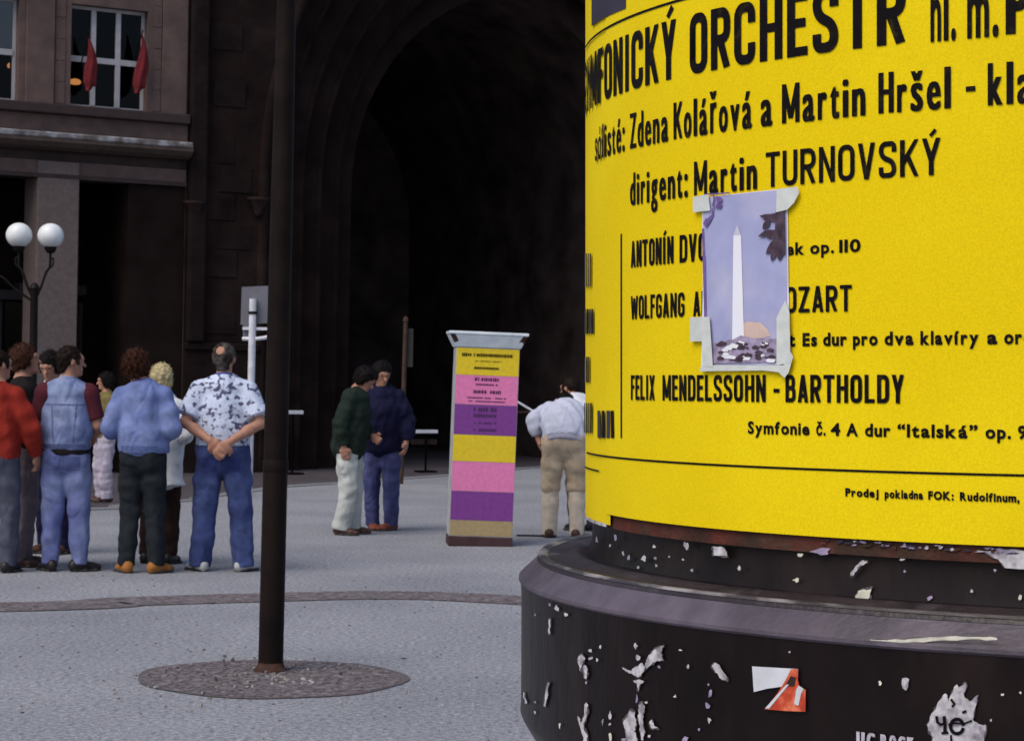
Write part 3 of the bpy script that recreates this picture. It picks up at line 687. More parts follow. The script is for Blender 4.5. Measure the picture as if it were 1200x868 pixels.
def gothic_cap(ch, W, t):
    """Condensed block capital in a box W x 1 as stroke ribbons -> (verts, faces)."""
    l, r, b, T, m, c = t / 2, W - t / 2, t * .45, 1 - t * .45, .52, W / 2; q = min((r - l) * .5, .2); S = []
    acc_ = ''
    if ch in 'ÝÍÁ': acc_ = 'a'; ch = {'Ý': 'Y', 'Í': 'I', 'Á': 'A'}[ch]
    if ch == 'Ř': acc_ = 'c'; ch = 'R'
    V = lambda x: [(x, 0), (x, 1)]
    if ch == 'O': S = [fillet([(l, b), (r, b), (r, T), (l, T)], q, True)]
    elif ch == 'C': S = [fillet([(r, .66), (r, T), (l, T), (l, b), (r, b), (r, .34)], q)]
    elif ch == 'G': S = [fillet([(r, .68), (r, T), (l, T), (l, b), (r, b), (r, .47), (c, .47)], q, False, (5,))]
    elif ch == 'D': S = [fillet([(l, b), (r, b), (r, T), (l, T)], q, False), V(l)]
    elif ch == 'B': S = [fillet([(l, b), (r, b), (r, m), (l, m)], q), fillet([(l, m), (r - .03, m), (r - .03, T), (l, T)], q), V(l)]
    elif ch == 'P': S = [V(l), fillet([(l, T), (r, T), (r, .44), (l, .44)], q)]
    elif ch == 'R': S = [V(l), fillet([(l, T), (r, T), (r, .48), (l, .48)], q), [(c * .95, .48), (r, 0)]]
    elif ch == 'S': S = [fillet([(r, .70), (r, T), (l, T), (l, .58), (r, .42), (r, b), (l, b), (l, .30)], q)]
    elif ch == 'A': S = [[(l, -.02), (c, 1.02)], [(r, -.02), (c, 1.02)], [(l + .06, .24), (r - .06, .24)]]
    elif ch == 'E': S = [V(l), [(0, T), (W, T)], [(0, m), (W * .9, m)], [(0, b), (W, b)]]
    elif ch == 'F': S = [V(l), [(0, T), (W, T)], [(0, m), (W * .9, m)]]
    elif ch == 'H': S = [V(l), V(r), [(l, m), (r, m)]]
    elif ch == 'I': S = [V(c)]
    elif ch == 'L': S = [V(l), [(0, b), (W, b)]]
    elif ch == 'T': S = [V(c), [(0, T), (W, T)]]
    elif ch == 'K': S = [V(l), [(l, .34), (r + .02, 1.04)], [(c * .85, .54), (r + .02, -.04)]]
    elif ch == 'M': S = [V(l), V(r), [(l, 1.02), (c, .12)], [(r, 1.02), (c, .12)]]
    elif ch == 'N': S = [V(l), V(r), [(l, 1.04), (r, -.04)]]
    elif ch == 'U': S = [fillet([(l, 1), (l, b), (r, b), (r, 1)], q)]
    elif ch == 'V': S = [[(l, 1.02), (c, -.02)], [(r, 1.02), (c, -.02)]]
    elif ch == 'W': S = [[(l, 1.02), (W * .28, -.02)], [(c, .9), (W * .28, -.02)], [(c, .9), (W * .72, -.02)], [(r, 1.02), (W * .72, -.02)]]
    elif ch == 'X': S = [[(l, 1.02), (r, -.02)], [(r, 1.02), (l, -.02)]]
    elif ch == 'Y': S = [[(l, 1.02), (c, .40)], [(r, 1.02), (c, .40)], [(c, .45), (c, 0)]]
    elif ch == 'Z': S = [[(0, T), (W, T)], [(r, .98), (l, .02)], [(0, b), (W, b)]]
    elif ch == '-': S = [[(W * .1, .42), (W * .9, .42)]]
    v = []; f = []
    def put(P, tt, lo, hi):
        A, B = ribbon(P, tt / 2); n0 = len(v); n_ = len(A)
        v.extend([(x, min(hi, max(lo, y))) for x, y in A + B]); f.extend([(n0 + i, n0 + i + 1, n0 + n_ + i + 1, n0 + n_ + i) for i in range(n_ - 1)])
    for P in S: put(P, t * (.86 if len(P) == 2 and abs(P[0][1] - P[1][1]) < 1e-6 else 1.0), 0, 1)
    if acc_ == 'a': put([(c - .03, 1.05), (c + .13, 1.22)], t * .7, 1.03, 1.3)
    if acc_ == 'c': put([(c - .13, 1.22), (c, 1.07), (c + .13, 1.22)], t * .55, 1.0, 1.3)
    return v, f
GOTHIC = set('ABCDEFGHIKLMNOPRSTUVWXYZÝÍÁŘ-')
def capr(px_h, x): return px_h / F * (CD - math.cos(col_hit(x, 434)[0]))
def hbase(x, y): return col_hit(x, y)[1]
def line(words, hb, cap, label=None, **kw):
    a = MB()
    for t, x0, x1 in words: word(a, t, x0, x1, hb, cap, **kw)
    o = a.build('lettering', M_INK, PM, False)
    if label: o['label'] = label
    return o
line([('SYMFONICKÝ', 672, 793)][:0] + [('ORCHESTR', 809, 1062)], .4361, capr(71, 823), off=.03, bold=.30, stem=.165)
a0 = col_hit(793, 434)[0]; a1 = col_hit(809, 434)[0]; aw = (col_hit(1062, 434)[0] - a1) / 8.0
def x_of(th):                               # photo column of an angle on the drum
    return 600 + F * (CX + math.sin(th)) / (CD - math.cos(th))
acc = MB()
def word_th(acc, text, t0, t1, hb, cap, **kw):
    global col_hit
    keep = col_hit; col_hit = lambda px, py, r=1.0: (px, 0)
    word(acc, text, t0, t1, hb, cap, **kw); col_hit = keep
word_th(acc, 'SYMFONICKÝ', a0 - aw * 9.7, a0, .4361, capr(71, 823), off=.03, bold=.30, stem=.165)
acc.build('lettering', M_INK, PM)
line([('hl.', 1091, 1121), ('m.', 1134, 1171), ('PRAHY', 1179, 1345)], hbase(1118, 46), capr(72, 1100), off=.01, bold=.10, stem=.165)
h2 = .3472; c2 = capr(42, 760)
line([('sólisté:', 698, 733), ('Zdena', 739, 784), ('Kolářová', 790, 882), ('a', 892, 906), ('Martin', 917, 1015), ('Hršel', 1030, 1115), ('-', 1131, 1145), ('klavíry', 1158, 1290)], h2, c2, off=.006, bold=.15, stem=.145)
line([('dirigent:', 739, 807), ('Martin', 814, 888), ('TURNOVSKÝ', 898, 1103)], .2619, capr(41, 905), off=.01, bold=.14, stem=.145)
h4 = hbase(741, 313.6)
line([('ANTONÍN', 740, 790), ('DVOŘÁK', 797, 868)], h4, capr(31, 745), off=.02, bold=.30, stem=.165)
line([('Slezské', 872, 899), ('ek', 922, 943), ('op.', 950, 978), ('110', 984, 1009)], hbase(990, 295.3), capr(14, 980), off=.03, gothic=False, gap=.16)
h5 = .0883
line([('WOLFGANG', 740, 803), ('AMADEUS', 813, 890), ('MOZART', 903, 999)], h5, capr(31, 985), off=.02, bold=.30, stem=.165)
line([('Koncert', 862, 932.5), ('Es', 941, 958), ('dur', 965, 993), ('pro', 1000, 1029), ('dva', 1037, 1071), ('klavíry', 1079, 1147), ('a', 1157, 1169), ('orchestr', 1177, 1262)], hbase(990, 404.3), capr(14.5, 1000), off=.04, gothic=False, gap=.16)
h7 = -.0334
line([('FELIX', 740, 768), ('MENDELSSOHN', 777, 898), ('-', 906, 915), ('BARTHOLDY', 921, 1060)], h7, capr(33, 1000), off=.02, bold=.30, stem=.165)
line([('Symfonie', 877, 949), ('č.', 957, 968), ('4', 974, 985), ('A', 992, 1006), ('dur', 1014, 1044), ('“Italská”', 1052, 1146), ('op.', 1155, 1185), ('90', 1193, 1216)], -.0768, capr(14, 1000), off=.035, gothic=False, gap=.16)
line([('Prodej', 991, 1030), ('pokladna', 1037, 1082), ('FOK:', 1088, 1118), ('Rudolfinum,', 1125, 1195), ('Praha', 1201, 1236)], hbase(1120, 585.5), capr(9, 1100), off=.05, gothic=False, gap=.14)
def rule(x0, x1, hb, th_px, rad=1.001, m_=None, parent=None, n=60):
    t0, t1 = col_hit(x0, 434)[0], col_hit(x1, 434)[0]; hw = capr(th_px, 900) / 2
    return lathe_col('rule', [(rad, hb - hw), (rad, hb + hw)], m_ or M_INK, t0, t1, n, parent or PM)
rule(688, 1600, -.1233, 2.6)
ht = hbase(728, 274); hb_ = hbase(728, 513); t_ = col_hit(728.5, 434)[0]
lathe_col('rule', [(1.001, hb_), (1.001, ht)], M_INK, t_ - .0028, t_ + .0028, 2, PM)
th_s = col_hit(687, 434)[0]
rule(685.6, 702, hbase(701, 551.5), 2.2, rad=1.0005, parent=PL2, n=20)
# curved rule and violet block of the sheet above
rule(686, 900, hbase(735, 21.5), 3.2)
def wrap_poly(name, pts, m_, parent, rad=1.001, base=1.0, px=True, sub=1):
    """Flat polygon given in photo pixels, laid on the drum."""
    q = [col_hit(x, y, base) for x, y in pts] if px else pts
    bm = bmesh.new(); vs_ = [bm.verts.new((t, h, 0)) for t, h in q]; bm.faces.new(vs_)
    bmesh.ops.triangulate(bm, faces=bm.faces)
    for _ in range(sub):
        long_ = [e for e in bm.edges if abs(e.verts[0].co.x - e.verts[1].co.x) > .03]
        if long_: bmesh.ops.subdivide_edges(bm, edges=long_, cuts=1); bmesh.ops.triangulate(bm, faces=bm.faces)
    v = [cpt(a.co.x, rad, a.co.y) for a in bm.verts]; bm.verts.index_update(); f = [tuple(k.index for k in a.verts) for a in bm.faces]
    bm.free(); return mesh(name, v, f, m_, parent)
wrap_poly('violet_block', [(694, 31), (734, 10), (734, -60), (694, -40)], M_PURPB, PM, 1.0012, sub=4)
# cramped unreadable print at the far left edge of the sheet
acc = []
for x0, x1, ya, yb in ((686, 694, 297, 336), (686, 697, 362, 391), (686, 692, 418, 448), (685.6, 695, 472, 507), (701, 722, 481, 513)):
    for k in range(4):
        xa = x0 + (x1 - x0) * k / 4
        wrap_poly('print_bar', [(xa, ya), (xa + (x1 - x0) / 4 * random.uniform(.5, .85), ya), (xa + (x1 - x0) / 4 * .7, yb), (xa, yb)], M_INK if k % 2 else M_PURPB, PL2 if x0 < 690 else PM, 1.0014, sub=0)
# --- scraps, chips and drips on the black plinth and neck
def scrap(px, py, w_, h_, base, n=8, m_=None, jag=.5, name='paper_scrap'):
    pts = []; w_ *= .8; h_ *= .8
    for k in range(n):
        t = 2 * math.pi * k / n; q = 1 + random.uniform(-jag, jag)
        pts.append((px + w_ / 2 * math.cos(t) * q, py - h_ / 2 * math.sin(t) * q))
    return wrap_poly(name, pts, m_ or random.choice([M_SCRAP, M_SCRAP, M_SCRAP2, M_PGREY]), AC, base + .0015, base, sub=0)
B1, B2 = 1.1085, .994
def torn(pts, amp):
    for _ in range(2):
        out = []
        for i, p in enumerate(pts):
            q = pts[(i + 1) % len(pts)]; L_ = math.hypot(q[0] - p[0], q[1] - p[1]); k_ = amp * min(L_, 6) * random.uniform(-1, 1) * .22
            out += [p, ((p[0] + q[0]) / 2 - (q[1] - p[1]) / (L_ + .01) * k_, (p[1] + q[1]) / 2 + (q[0] - p[0]) / (L_ + .01) * k_)]
        pts = out
    return pts
def jag_poly(pts, base=B1, m_=None, name='paper_scrap'):
    cx_, cy_ = sum(p[0] for p in pts) / len(pts), sum(p[1] for p in pts) / len(pts)
    o = wrap_poly(name, torn(pts, 1.0), m_ or M_SCRAP, AC, base + .0015, base, sub=0)
    r_ = max(max(abs(p[0] - cx_), abs(p[1] - cy_)) for p in pts)
    wrap_poly('glue_edge', torn([(cx_ + (x - cx_) * (1 + 1.6 / r_) + random.uniform(-.5, .5), cy_ + (y - cy_) * (1 + 1.6 / r_) + random.uniform(-.5, .8)) for x, y in pts], 1.2), M_FIBRE, o, base + .0009, base, sub=0)
    return o
jag_poly([(757, 777), (760, 769), (766, 762), (774, 757), (778, 756), (775, 764), (778, 773), (770, 774), (764, 778), (759, 783)])
jag_poly([(730, 781), (736, 784), (741, 786), (746, 780), (752, 776), (757, 781), (754, 787), (748, 793), (742, 789), (735, 786)])
jag_poly([(743, 797), (748, 796), (756, 798), (751, 801), (749, 808), (747, 800)])
jag_poly([(737, 836), (739, 832), (745, 834), (746, 846), (744, 856), (748, 866), (748, 874), (738, 874), (734, 858), (731, 846)])
jag_poly([(749, 825), (754, 822), (756, 830), (754, 842), (757, 856), (755, 866), (752, 866), (751, 850), (748, 838)])
jag_poly([(762, 845), (765, 842), (767, 847), (772, 852), (764, 852)])
jag_poly([(835, 780), (838, 776), (841, 777), (848, 786), (853, 793), (852, 797), (846, 795), (839, 787)])
jag_poly([(688, 822), (690, 826), (689, 838), (685, 850), (690, 862), (688, 872), (684, 868), (682, 855), (679, 845), (678, 838), (682, 846), (686, 836)])
jag_poly([(684, 780), (687, 779), (689, 786), (688, 795), (685, 793)])
jag_poly([(678, 770), (683, 766), (687, 771), (684, 777), (681, 786), (679, 778)])
jag_poly([(643, 799), (645, 800), (640, 827), (638, 826)]); jag_poly([(644, 725), (646, 725), (646, 741), (644, 742)])
jag_poly([(614.5, 810), (617, 818), (618, 824), (616, 823)])
for px, py, w_, h_ in ((653, 712, 6, 9), (664, 719, 6, 5), (645, 708, 4, 4), (628, 720, 3, 4), (693, 762, 5, 5), (693, 771, 6, 6), (704, 757, 4, 5), (701, 772, 4, 5), (746, 756, 5, 9), (748, 769, 8, 8), (747, 819, 3, 11), (657, 849, 3, 8), (707, 845, 3, 10), (716, 837, 4, 10), (715, 848, 4, 4), (716, 864, 5, 14), (807, 780, 4, 7), (798, 761, 5, 2), (831, 801, 4, 4), (833, 812, 5, 12), (830, 826, 6, 9), (832, 843, 5, 9), (792, 815, 4, 4), (820, 854, 3, 4), (803, 866, 14, 8), (773, 781, 5, 4), (762, 862, 4, 5), (758, 822, 4, 3), (688, 799, 3, 4), (628, 834, 3, 4), (628, 822, 3, 3),
                       (1032, 800, 6, 6), (1062, 800, 12, 16), (1175, 813, 4, 4), (1196, 811, 4, 4), (1161, 843, 3, 4), (926, 763, 3, 3), (732, 866, 8, 6)):
    scrap(px, py, w_, h_, B1)
for px, py, w_, h_ in ((700, 632, 4, 9), (722, 629, 4, 8), (716, 639, 3, 4), (731, 648, 4, 6), (737, 653, 5, 9), (756, 655, 7, 11), (769, 654, 5, 5), (770, 662, 4, 5), (749, 664, 5, 4), (767, 640, 6, 4), (805, 639, 6, 12), (801, 655, 5, 3), (785, 652, 3, 3), (812, 668, 4, 4), (867, 665, 7, 7), (934, 679, 9, 6), (939, 650, 9, 5), (963, 646, 28, 10), (1061, 669, 4, 4), (1090, 700, 6, 7), (1139, 692, 5, 5), (1166, 668, 4, 5), (1196, 700, 5, 8), (1058, 655, 9, 3)):
    scrap(px, py, w_, h_, B2)
jag_poly([(836, 640), (848, 641), (853, 651), (837, 650)], B2)
jag_poly([(1003, 699), (1006, 692), (1014, 690), (1022, 689), (1020, 697), (1018, 706), (1012, 706), (1006, 712)], B2, M_SCRAP2)
jag_poly([(997, 673), (1002, 665), (1008, 658), (1016, 657), (1017, 659), (1009, 662), (1001, 674)], B2)
jag_poly([(1150, 645), (1175, 643), (1200, 645), (1240, 648), (1240, 668), (1178, 665), (1170, 655)], B2, M_SCRAP, 'paper_patch')
# streaky old paper just under the poster edge
for i in range(46):
    x = random.uniform(950, 1190); y0_ = 627 + (x - 900) * .0525
    scrap(x, y0_ + random.uniform(1, 6), random.uniform(4, 16), random.uniform(2, 5), B2 + .0006, 7, random.choice([M_SCRAP, M_PGREY, M_PURPB, M_REDB]), .5)
# red and white torn sticker
ST = wrap_poly('sticker', [(882, 780), (936, 783), (936, 792), (930, 808), (925, 804), (915, 804), (900, 806), (884, 810)], M_STWHITE, AC, B1 + .0015, B1, sub=0)
wrap_poly('sticker_print', [(897, 830), (911, 813), (921, 797), (928, 783), (936, 783), (936, 796), (938, 805), (945, 807), (945, 833), (920, 832)], M_STRED, ST, B1 + .0022, B1, sub=0)
wrap_poly('sticker_print', [(934, 808), (937, 802), (943, 806), (940, 812), (937, 826), (932, 824)], M_STWHITE, ST, B1 + .0028, B1, sub=0)
wrap_poly('sticker_print', [(921, 803), (928, 791), (934, 793), (932, 803)], M_CORBEL, ST, B1 + .0029, B1, sub=0)
wrap_poly('sticker_print', [(898, 829), (903, 829), (926, 801), (923, 801)], M_STWHITE, ST, B1 + .003, B1, sub=0)
# jagged white scrap with hand-painted marks
TP = jag_poly([(1092, 874), (1092, 860), (1087, 848), (1095, 832), (1101, 820), (1106, 813), (1109, 812), (1112, 822), (1118, 806), (1122, 801), (1124, 805), (1131, 799), (1133, 801), (1130, 815), (1136, 821), (1147, 813), (1143, 828), (1140, 842), (1150, 848), (1155, 848), (1153, 874)], name='torn_paper')
def brush(pts, wpx, parent, m_=M_INK, base=B1, rad=.0026, nm='brush_mark'):
    a, c = ribbon(pts, wpx / 2); wrap_poly(nm, a + c[::-1], m_, parent, base + rad, base, sub=0)
brush([(1098, 838), (1099, 845), (1103, 848), (1108, 846)], 3.2, TP); brush([(1107, 838), (1108, 848), (1108, 858)], 4, TP, rad=.0029)
brush([(1104, 858), (1112, 857)], 3, TP, rad=.0031)
circ = [(1122 + 7.5 * math.cos(t), 850 + 8.5 * math.sin(t)) for t in np.linspace(0.2, 6.2, 22)]
brush(circ, 4, TP); brush([(1112, 848), (1120, 846), (1130, 847), (1140, 843)], 2.2, TP, rad=.0031)
brush([(1115, 818), (1119, 824), (1116, 827)], 3, TP); brush([(1128, 834), (1133, 832)], 3, TP)
brush([(1115, 860), (1116, 872)], 2.5, TP, rad=.0033)
# scratched chalky lettering cut by the lower picture edge
acc = MB(); hb2 = col_hit(1040, 876, B1)[1]
for t, x0, x1 in (('UC', 1004, 1026), ('ROCK', 1032, 1072)):
    t0, t1 = col_hit(x0, 434, B1)[0], col_hit(x1, 434, B1)[0]
    word_th(acc, t, t0, t1, hb2, 17 / F * (CD - B1), off=.02, bold=.25, rad=B1 + .0016)
acc.build('chalk_lettering', mat('chalk', (.42, .40, .46), .9, .4, 90), AC)
# thin scratch on the rim
jag_poly([(1020, 748.5), (1060, 749), (1100, 746), (1140, 745.5), (1168, 746.5), (1169, 749), (1140, 748), (1104, 749.5), (1062, 752), (1020, 751)], 1.108, M_SCRAP2, 'scratch')

# ------------------------------------------------------------------ photograph taped over the poster
tc_, hc_ = col_hit(875, 330)
PH = empty('taped_photograph', Matrix.Translation(origin) @ Matrix.Rotation(-ROLL, 4, 'Y') @ Vector(cpt(tc_, 1.004, hbase(875, 434))), 0, 'small colour photograph of a white obelisk taped over the yellow poster', 'photograph')
bpy.context.view_layer.update()
_pinv = (Matrix.Translation(PH.location)).inverted() @ Matrix.Translation(origin) @ Matrix.Rotation(-ROLL, 4, 'Y')
def ph(name, pts, m_, lift, parent=PH):
    o = wrap_poly(name, pts, m_, None, 1.0 + .0020 + lift * .00042, sub=3)
    for v in o.data.vertices: v.co = _pinv @ v.co
    o.parent = parent; return o
paper = ph('print_paper', [(824, 232), (924, 221), (925, 330), (928, 428), (922, 437), (896, 434), (823, 433), (825, 330)], M_BORDER, 0)
ph('picture', [(825, 232), (923, 222), (924, 330), (922, 428), (830, 427), (826, 330)], M_PSKY, 1, paper)
ph('picture_detail', [(827, 302), (829, 300), (831, 427), (828, 426)], M_PVIOLET, 2, paper)
ph('picture_detail', [(824.5, 268), (827, 268), (829, 320), (830, 372), (827, 372)], M_PVIOLET, 2.3, paper)
ph('picture_detail', [(862, 392), (866, 381), (878, 377), (893, 378), (901, 386), (905, 394), (880, 399)], M_PORANGE, 2, paper)
ph('picture_detail', [(861.5, 276), (870.5, 276), (874, 400), (860, 400)], M_PWHITE, 3, paper)
ph('picture_detail', [(861.5, 276), (866, 264), (870.5, 276)], mat('print_tip', (.60, .58, .70), .4, .05, 9), 3.2, paper)
ph('picture_detail', [(861, 398), (870, 393), (884, 396), (912, 397), (913, 424), (838, 426), (838, 402), (850, 399)], M_PGREY, 4, paper)
for i in range(46):
    x, y = random.uniform(841, 910), random.uniform(401, 422); s = random.uniform(1.5, 4)
    ph('picture_detail', [(x - s * 1.6, y), (x - s * .3, y - s * .8), (x + s * 1.5, y - s * .2), (x + s, y + s * .8), (x - s, y + s * .7)], random.choice([M_PDARK, M_PDARK, M_PDARK, M_BORDER]), 5 + i * .05, paper)
def leaf(x, y, a, l, w_, i):
    ca, sa = math.cos(a), math.sin(a)
    ph('picture_leaf', [(x + l * t * ca - s * w_ * sa, y + l * t * sa + s * w_ * ca) for t, s in ((0, 0), (.25, .7), (.5, 1), (.8, .6), (1, 0), (.8, -.5), (.5, -.9), (.25, -.6))], M_PDARK, 6 + i * .12, paper)
for i, (x, y, a, l, w_) in enumerate(((922, 252, 2.9, 26, 5), (922, 258, 3.3, 30, 5), (922, 268, 2.6, 24, 5), (920, 276, 2.3, 30, 5.5), (915, 282, 1.9, 26, 5), (922, 264, 3.9, 20, 6), (921, 284, 2.2, 22, 5), (905, 258, 2.2, 14, 4), (912, 270, 2.8, 22, 4), (918, 290, 1.7, 16, 4))): leaf(x, y, a, l, w_, i)
ph('picture_detail', [(912, 248), (922, 246), (923, 300), (917, 292), (911, 272)], M_PDARK, 8, paper)
def scrib(pts, wpx, i):
    a, c = ribbon(pts, wpx / 2); ph('picture_scribble', a + c[::-1], M_PVIOLET, 6 + i * .15, paper)
scrib([(828, 228), (836, 227.5), (848, 227), (858, 226)], 1.6, 0); scrib([(839, 229), (840, 234), (838, 241), (840, 244)], 1.8, 1)
scrib([(842, 231), (848, 232), (849, 236), (844, 238), (849, 240), (847, 244), (841, 243)], 1.6, 2); scrib([(838, 244), (838, 252), (834, 260), (830, 266), (828, 262), (831, 256)], 2.0, 3)
for i, (p_) in enumerate(([(816, 231), (834, 228), (836, 247), (816, 249)], [(914, 222), (938, 219), (940, 226), (934, 238), (926, 246), (913, 249)], [(813, 372), (836, 371), (837, 400), (813, 400)], [(826, 428), (834, 424), (838, 428), (922, 428), (930, 412), (933, 418), (928, 436), (923, 443), (916, 436), (898, 434), (824, 435)], [(914, 372), (924, 352), (929, 366), (930, 425), (914, 428)], [(826, 372), (836, 371), (840, 430), (828, 429)])):
    t_ = ph('tape', p_, M_TAPE, 9.5 + i * .5)
COL.objects.unlink(_fo)

# ------------------------------------------------------------------ people: implicit surfaces meshed with surface nets
class SDF:
    def __init__(s, lo, hi, vox):
        s.lo = np.array(lo, np.float32); s.vox = vox; s.n = np.maximum(((np.array(hi) - s.lo) / vox).astype(int) + 2, 4)
        s.d = np.full(s.n, 0.25, np.float32)
    def sub(s, lo, hi):
        a = np.clip(((np.array(lo) - s.lo) / s.vox).astype(int), 0, s.n - 1); b = np.clip(((np.array(hi) - s.lo) / s.vox).astype(int) + 2, 1, s.n)
        if np.any(b <= a): return None
        sl = tuple(slice(x, y) for x, y in zip(a, b))
        g = [(np.arange(x, y, dtype=np.float32) * s.vox + s.lo[i]) for i, (x, y) in enumerate(zip(a, b))]
        return sl, np.stack(np.meshgrid(*g, indexing='ij'), -1)
    def blend(s, sl, d, k, cut=False):
        o = s.d[sl]
        if cut:
            d = -d; h = np.clip(.5 - .5 * (o - d) / k, 0, 1); s.d[sl] = o * (1 - h) + d * h + k * h * (1 - h)
        else:
            h = np.clip(.5 + .5 * (o - d) / k, 0, 1); s.d[sl] = o * (1 - h) + d * h - k * h * (1 - h)
    def loft(s, pts, ra, rb=None, side=(1, 0, 0), k=.02, cap=(1, 1)):
        """Chain of elliptical sections; ra across 'side', rb across the third direction; cap<1 flattens the ends."""
        pts = [np.array(p, np.float32) for p in pts]; rb = ra if rb is None else rb
        n_ = len(pts)
        for i in range(n_ - 1):
            a, b = pts[i], pts[i + 1]; m = max(ra[i], rb[i], ra[i + 1], rb[i + 1]) + k + .02
            q = s.sub(np.minimum(a, b) - m, np.maximum(a, b) + m)
            if q is None: continue
            sl, P = q; ax = b - a; L_ = np.linalg.norm(ax) + 1e-9; ax /= L_
            sd_ = np.array(side, np.float32); sd_ = sd_ - ax * sd_.dot(ax)
            if np.linalg.norm(sd_) < 1e-3: sd_ = np.array((0, 1, 0), np.float32) - ax * ax[1]
            sd_ /= np.linalg.norm(sd_); fw = np.cross(ax, sd_)
            r_ = P - a; t0 = r_ @ ax; t = np.clip(t0 / L_, 0, 1); wv = t0 - t * L_
            u = r_ @ sd_; v = r_ @ fw; A = ra[i] + (ra[i + 1] - ra[i]) * t; B = rb[i] + (rb[i + 1] - rb[i]) * t
            mn = np.minimum(A, B); c0 = cap[0] if i == 0 else 1; c1 = cap[1] if i == n_ - 2 else 1
            C = mn * np.where(wv < 0, c0, c1)
            d = (np.sqrt((u / A) ** 2 + (v / B) ** 2 + (wv / C) ** 2) - 1) * mn
            if c0 < 1 or c1 < 1: d = np.maximum(d, np.abs(wv) - C)
            s.blend(sl, d, k if i == 0 else max(k, .025))
    def ell(s, c, r, M=None, k=.015, cut=False):
        m = max(r) + k + .015; c = np.array(c, np.float32); q = s.sub(c - m, c + m)
        if q is None: return
        sl, P = q; p = P - c
        if M is not None: p = p @ M
        s.blend(sl, (np.sqrt(((p / np.array(r, np.float32)) ** 2).sum(-1)) - 1) * min(r), k, cut)
    def ruffle(s, waves):
        q = s.sub(s.lo, s.lo + s.n * s.vox); sl, P = q
        near = np.abs(s.d) < .05
        p = P[near]; o = 0
        for (kx, ky, kz, ph_, amp, wob) in waves: o = o + amp * np.sin(p[:, 0] * kx + p[:, 1] * ky + p[:, 2] * kz + ph_ + wob * np.sin(p[:, 2] * 9 + p[:, 0] * 7 + ph_ * 2))
        s.d[near] += o
    def mesh(s):
        d = s.d; ins = d < 0; n_ = s.n
        c = np.zeros(n_ - 1, np.int8)
        for i in (0, 1):
            for j in (0, 1):
                for k in (0, 1): c += ins[i:n_[0] - 1 + i, j:n_[1] - 1 + j, k:n_[2] - 1 + k]
        I = np.argwhere((c > 0) & (c < 8)); idx = -np.ones(n_ - 1, np.int64); idx[tuple(I.T)] = np.arange(len(I))
        S = np.zeros((len(I), 3)); W = np.zeros(len(I))
        cor = [(i, j, k) for i in (0, 1) for j in (0, 1) for k in (0, 1)]
        D = {q: d[I[:, 0] + q[0], I[:, 1] + q[1], I[:, 2] + q[2]] for q in cor}
        for q in cor:
            for ax in range(3):
                if q[ax] == 0:
                    r = list(q); r[ax] = 1; r = tuple(r); a, b = D[q], D[r]; x = (a < 0) != (b < 0)
                    t = np.where(x, a / np.where(x, a - b, 1), 0)
                    p = np.array(q, float)[None] + np.zeros((len(I), 3)); p[:, ax] += t
                    S += p * x[:, None]; W += x
        V = (I + S / np.maximum(W, 1)[:, None]) * s.vox + s.lo
        Fc = []
        for ax in range(3):
            a1, a2 = (ax + 1) % 3, (ax + 2) % 3
            A = np.take(ins, range(0, n_[ax] - 1), ax); B = np.take(ins, range(1, n_[ax]), ax)
            E_ = np.argwhere(A != B); E_ = E_[(E_[:, a1] > 0) & (E_[:, a2] > 0) & (E_[:, a1] < n_[a1] - 1) & (E_[:, a2] < n_[a2] - 1)]
            if not len(E_): continue
            q = []
            for o1, o2 in ((-1, -1), (0, -1), (0, 0), (-1, 0)):
                g = E_.copy(); g[:, a1] += o1; g[:, a2] += o2; q.append(idx[tuple(g.T)])
            q = np.stack(q, 1); fl = ~A[tuple(E_.T)]; q[fl] = q[fl][:, ::-1]; Fc.append(q)
        return V, np.concatenate(Fc)
def sdf_obj(name, s, m, parent, scale=1.0):
    V, Fc = s.mesh(); V = V * scale
    me = bpy.data.meshes.new(name); me.vertices.add(len(V)); me.vertices.foreach_set('co', V.astype(np.float32).ravel())
    me.loops.add(Fc.size); me.loops.foreach_set('vertex_index', Fc.ravel().astype(np.int32))
    me.polygons.add(len(Fc)); me.polygons.foreach_set('loop_start', np.arange(0, Fc.size, 4, dtype=np.int32)); me.polygons.foreach_set('loop_total', np.full(len(Fc), 4, np.int32))
    me.update(); me.validate(); me.polygons.foreach_set('use_smooth', np.ones(len(Fc), bool)); me.materials.append(m)
    o = bpy.data.objects.new(name, me); COL.objects.link(o); o.parent = parent
    return o
def rotm(rx=0, ry=0, rz=0):
    return np.array(Matrix.Rotation(R_(rz), 3, 'Z') @ Matrix.Rotation(R_(rx), 3, 'X') @ Matrix.Rotation(R_(ry), 3, 'Y'), np.float32)
rng = np.random.RandomState(3)
def folds(n, amp, kz=(20, 60), kx=(8, 40)):
    n = max(2, n // 2); amp = amp * .42
    drape = [(rng.uniform(22, 52) * rng.choice([-1, 1]), rng.uniform(8, 40) * rng.choice([-1, 1]), rng.uniform(2, 11) * rng.choice([-1, 1]), rng.uniform(0, 6), amp * 1.25, rng.uniform(.8, 2.0)) for _ in range(n)]
    return drape + [(rng.uniform(*kx) * rng.choice([-1, 1]), rng.uniform(5, 30) * rng.choice([-1, 1]), rng.uniform(*kz) * rng.choice([-1, 1]), rng.uniform(0, 6), amp * rng.uniform(.3, .8), rng.uniform(1.0, 2.5)) for _ in range(n)]
SKIN = [mat('skin_a', (.40, .20, .135), .55, .10, 30), mat('skin_b', (.34, .155, .105), .55, .12, 30)]
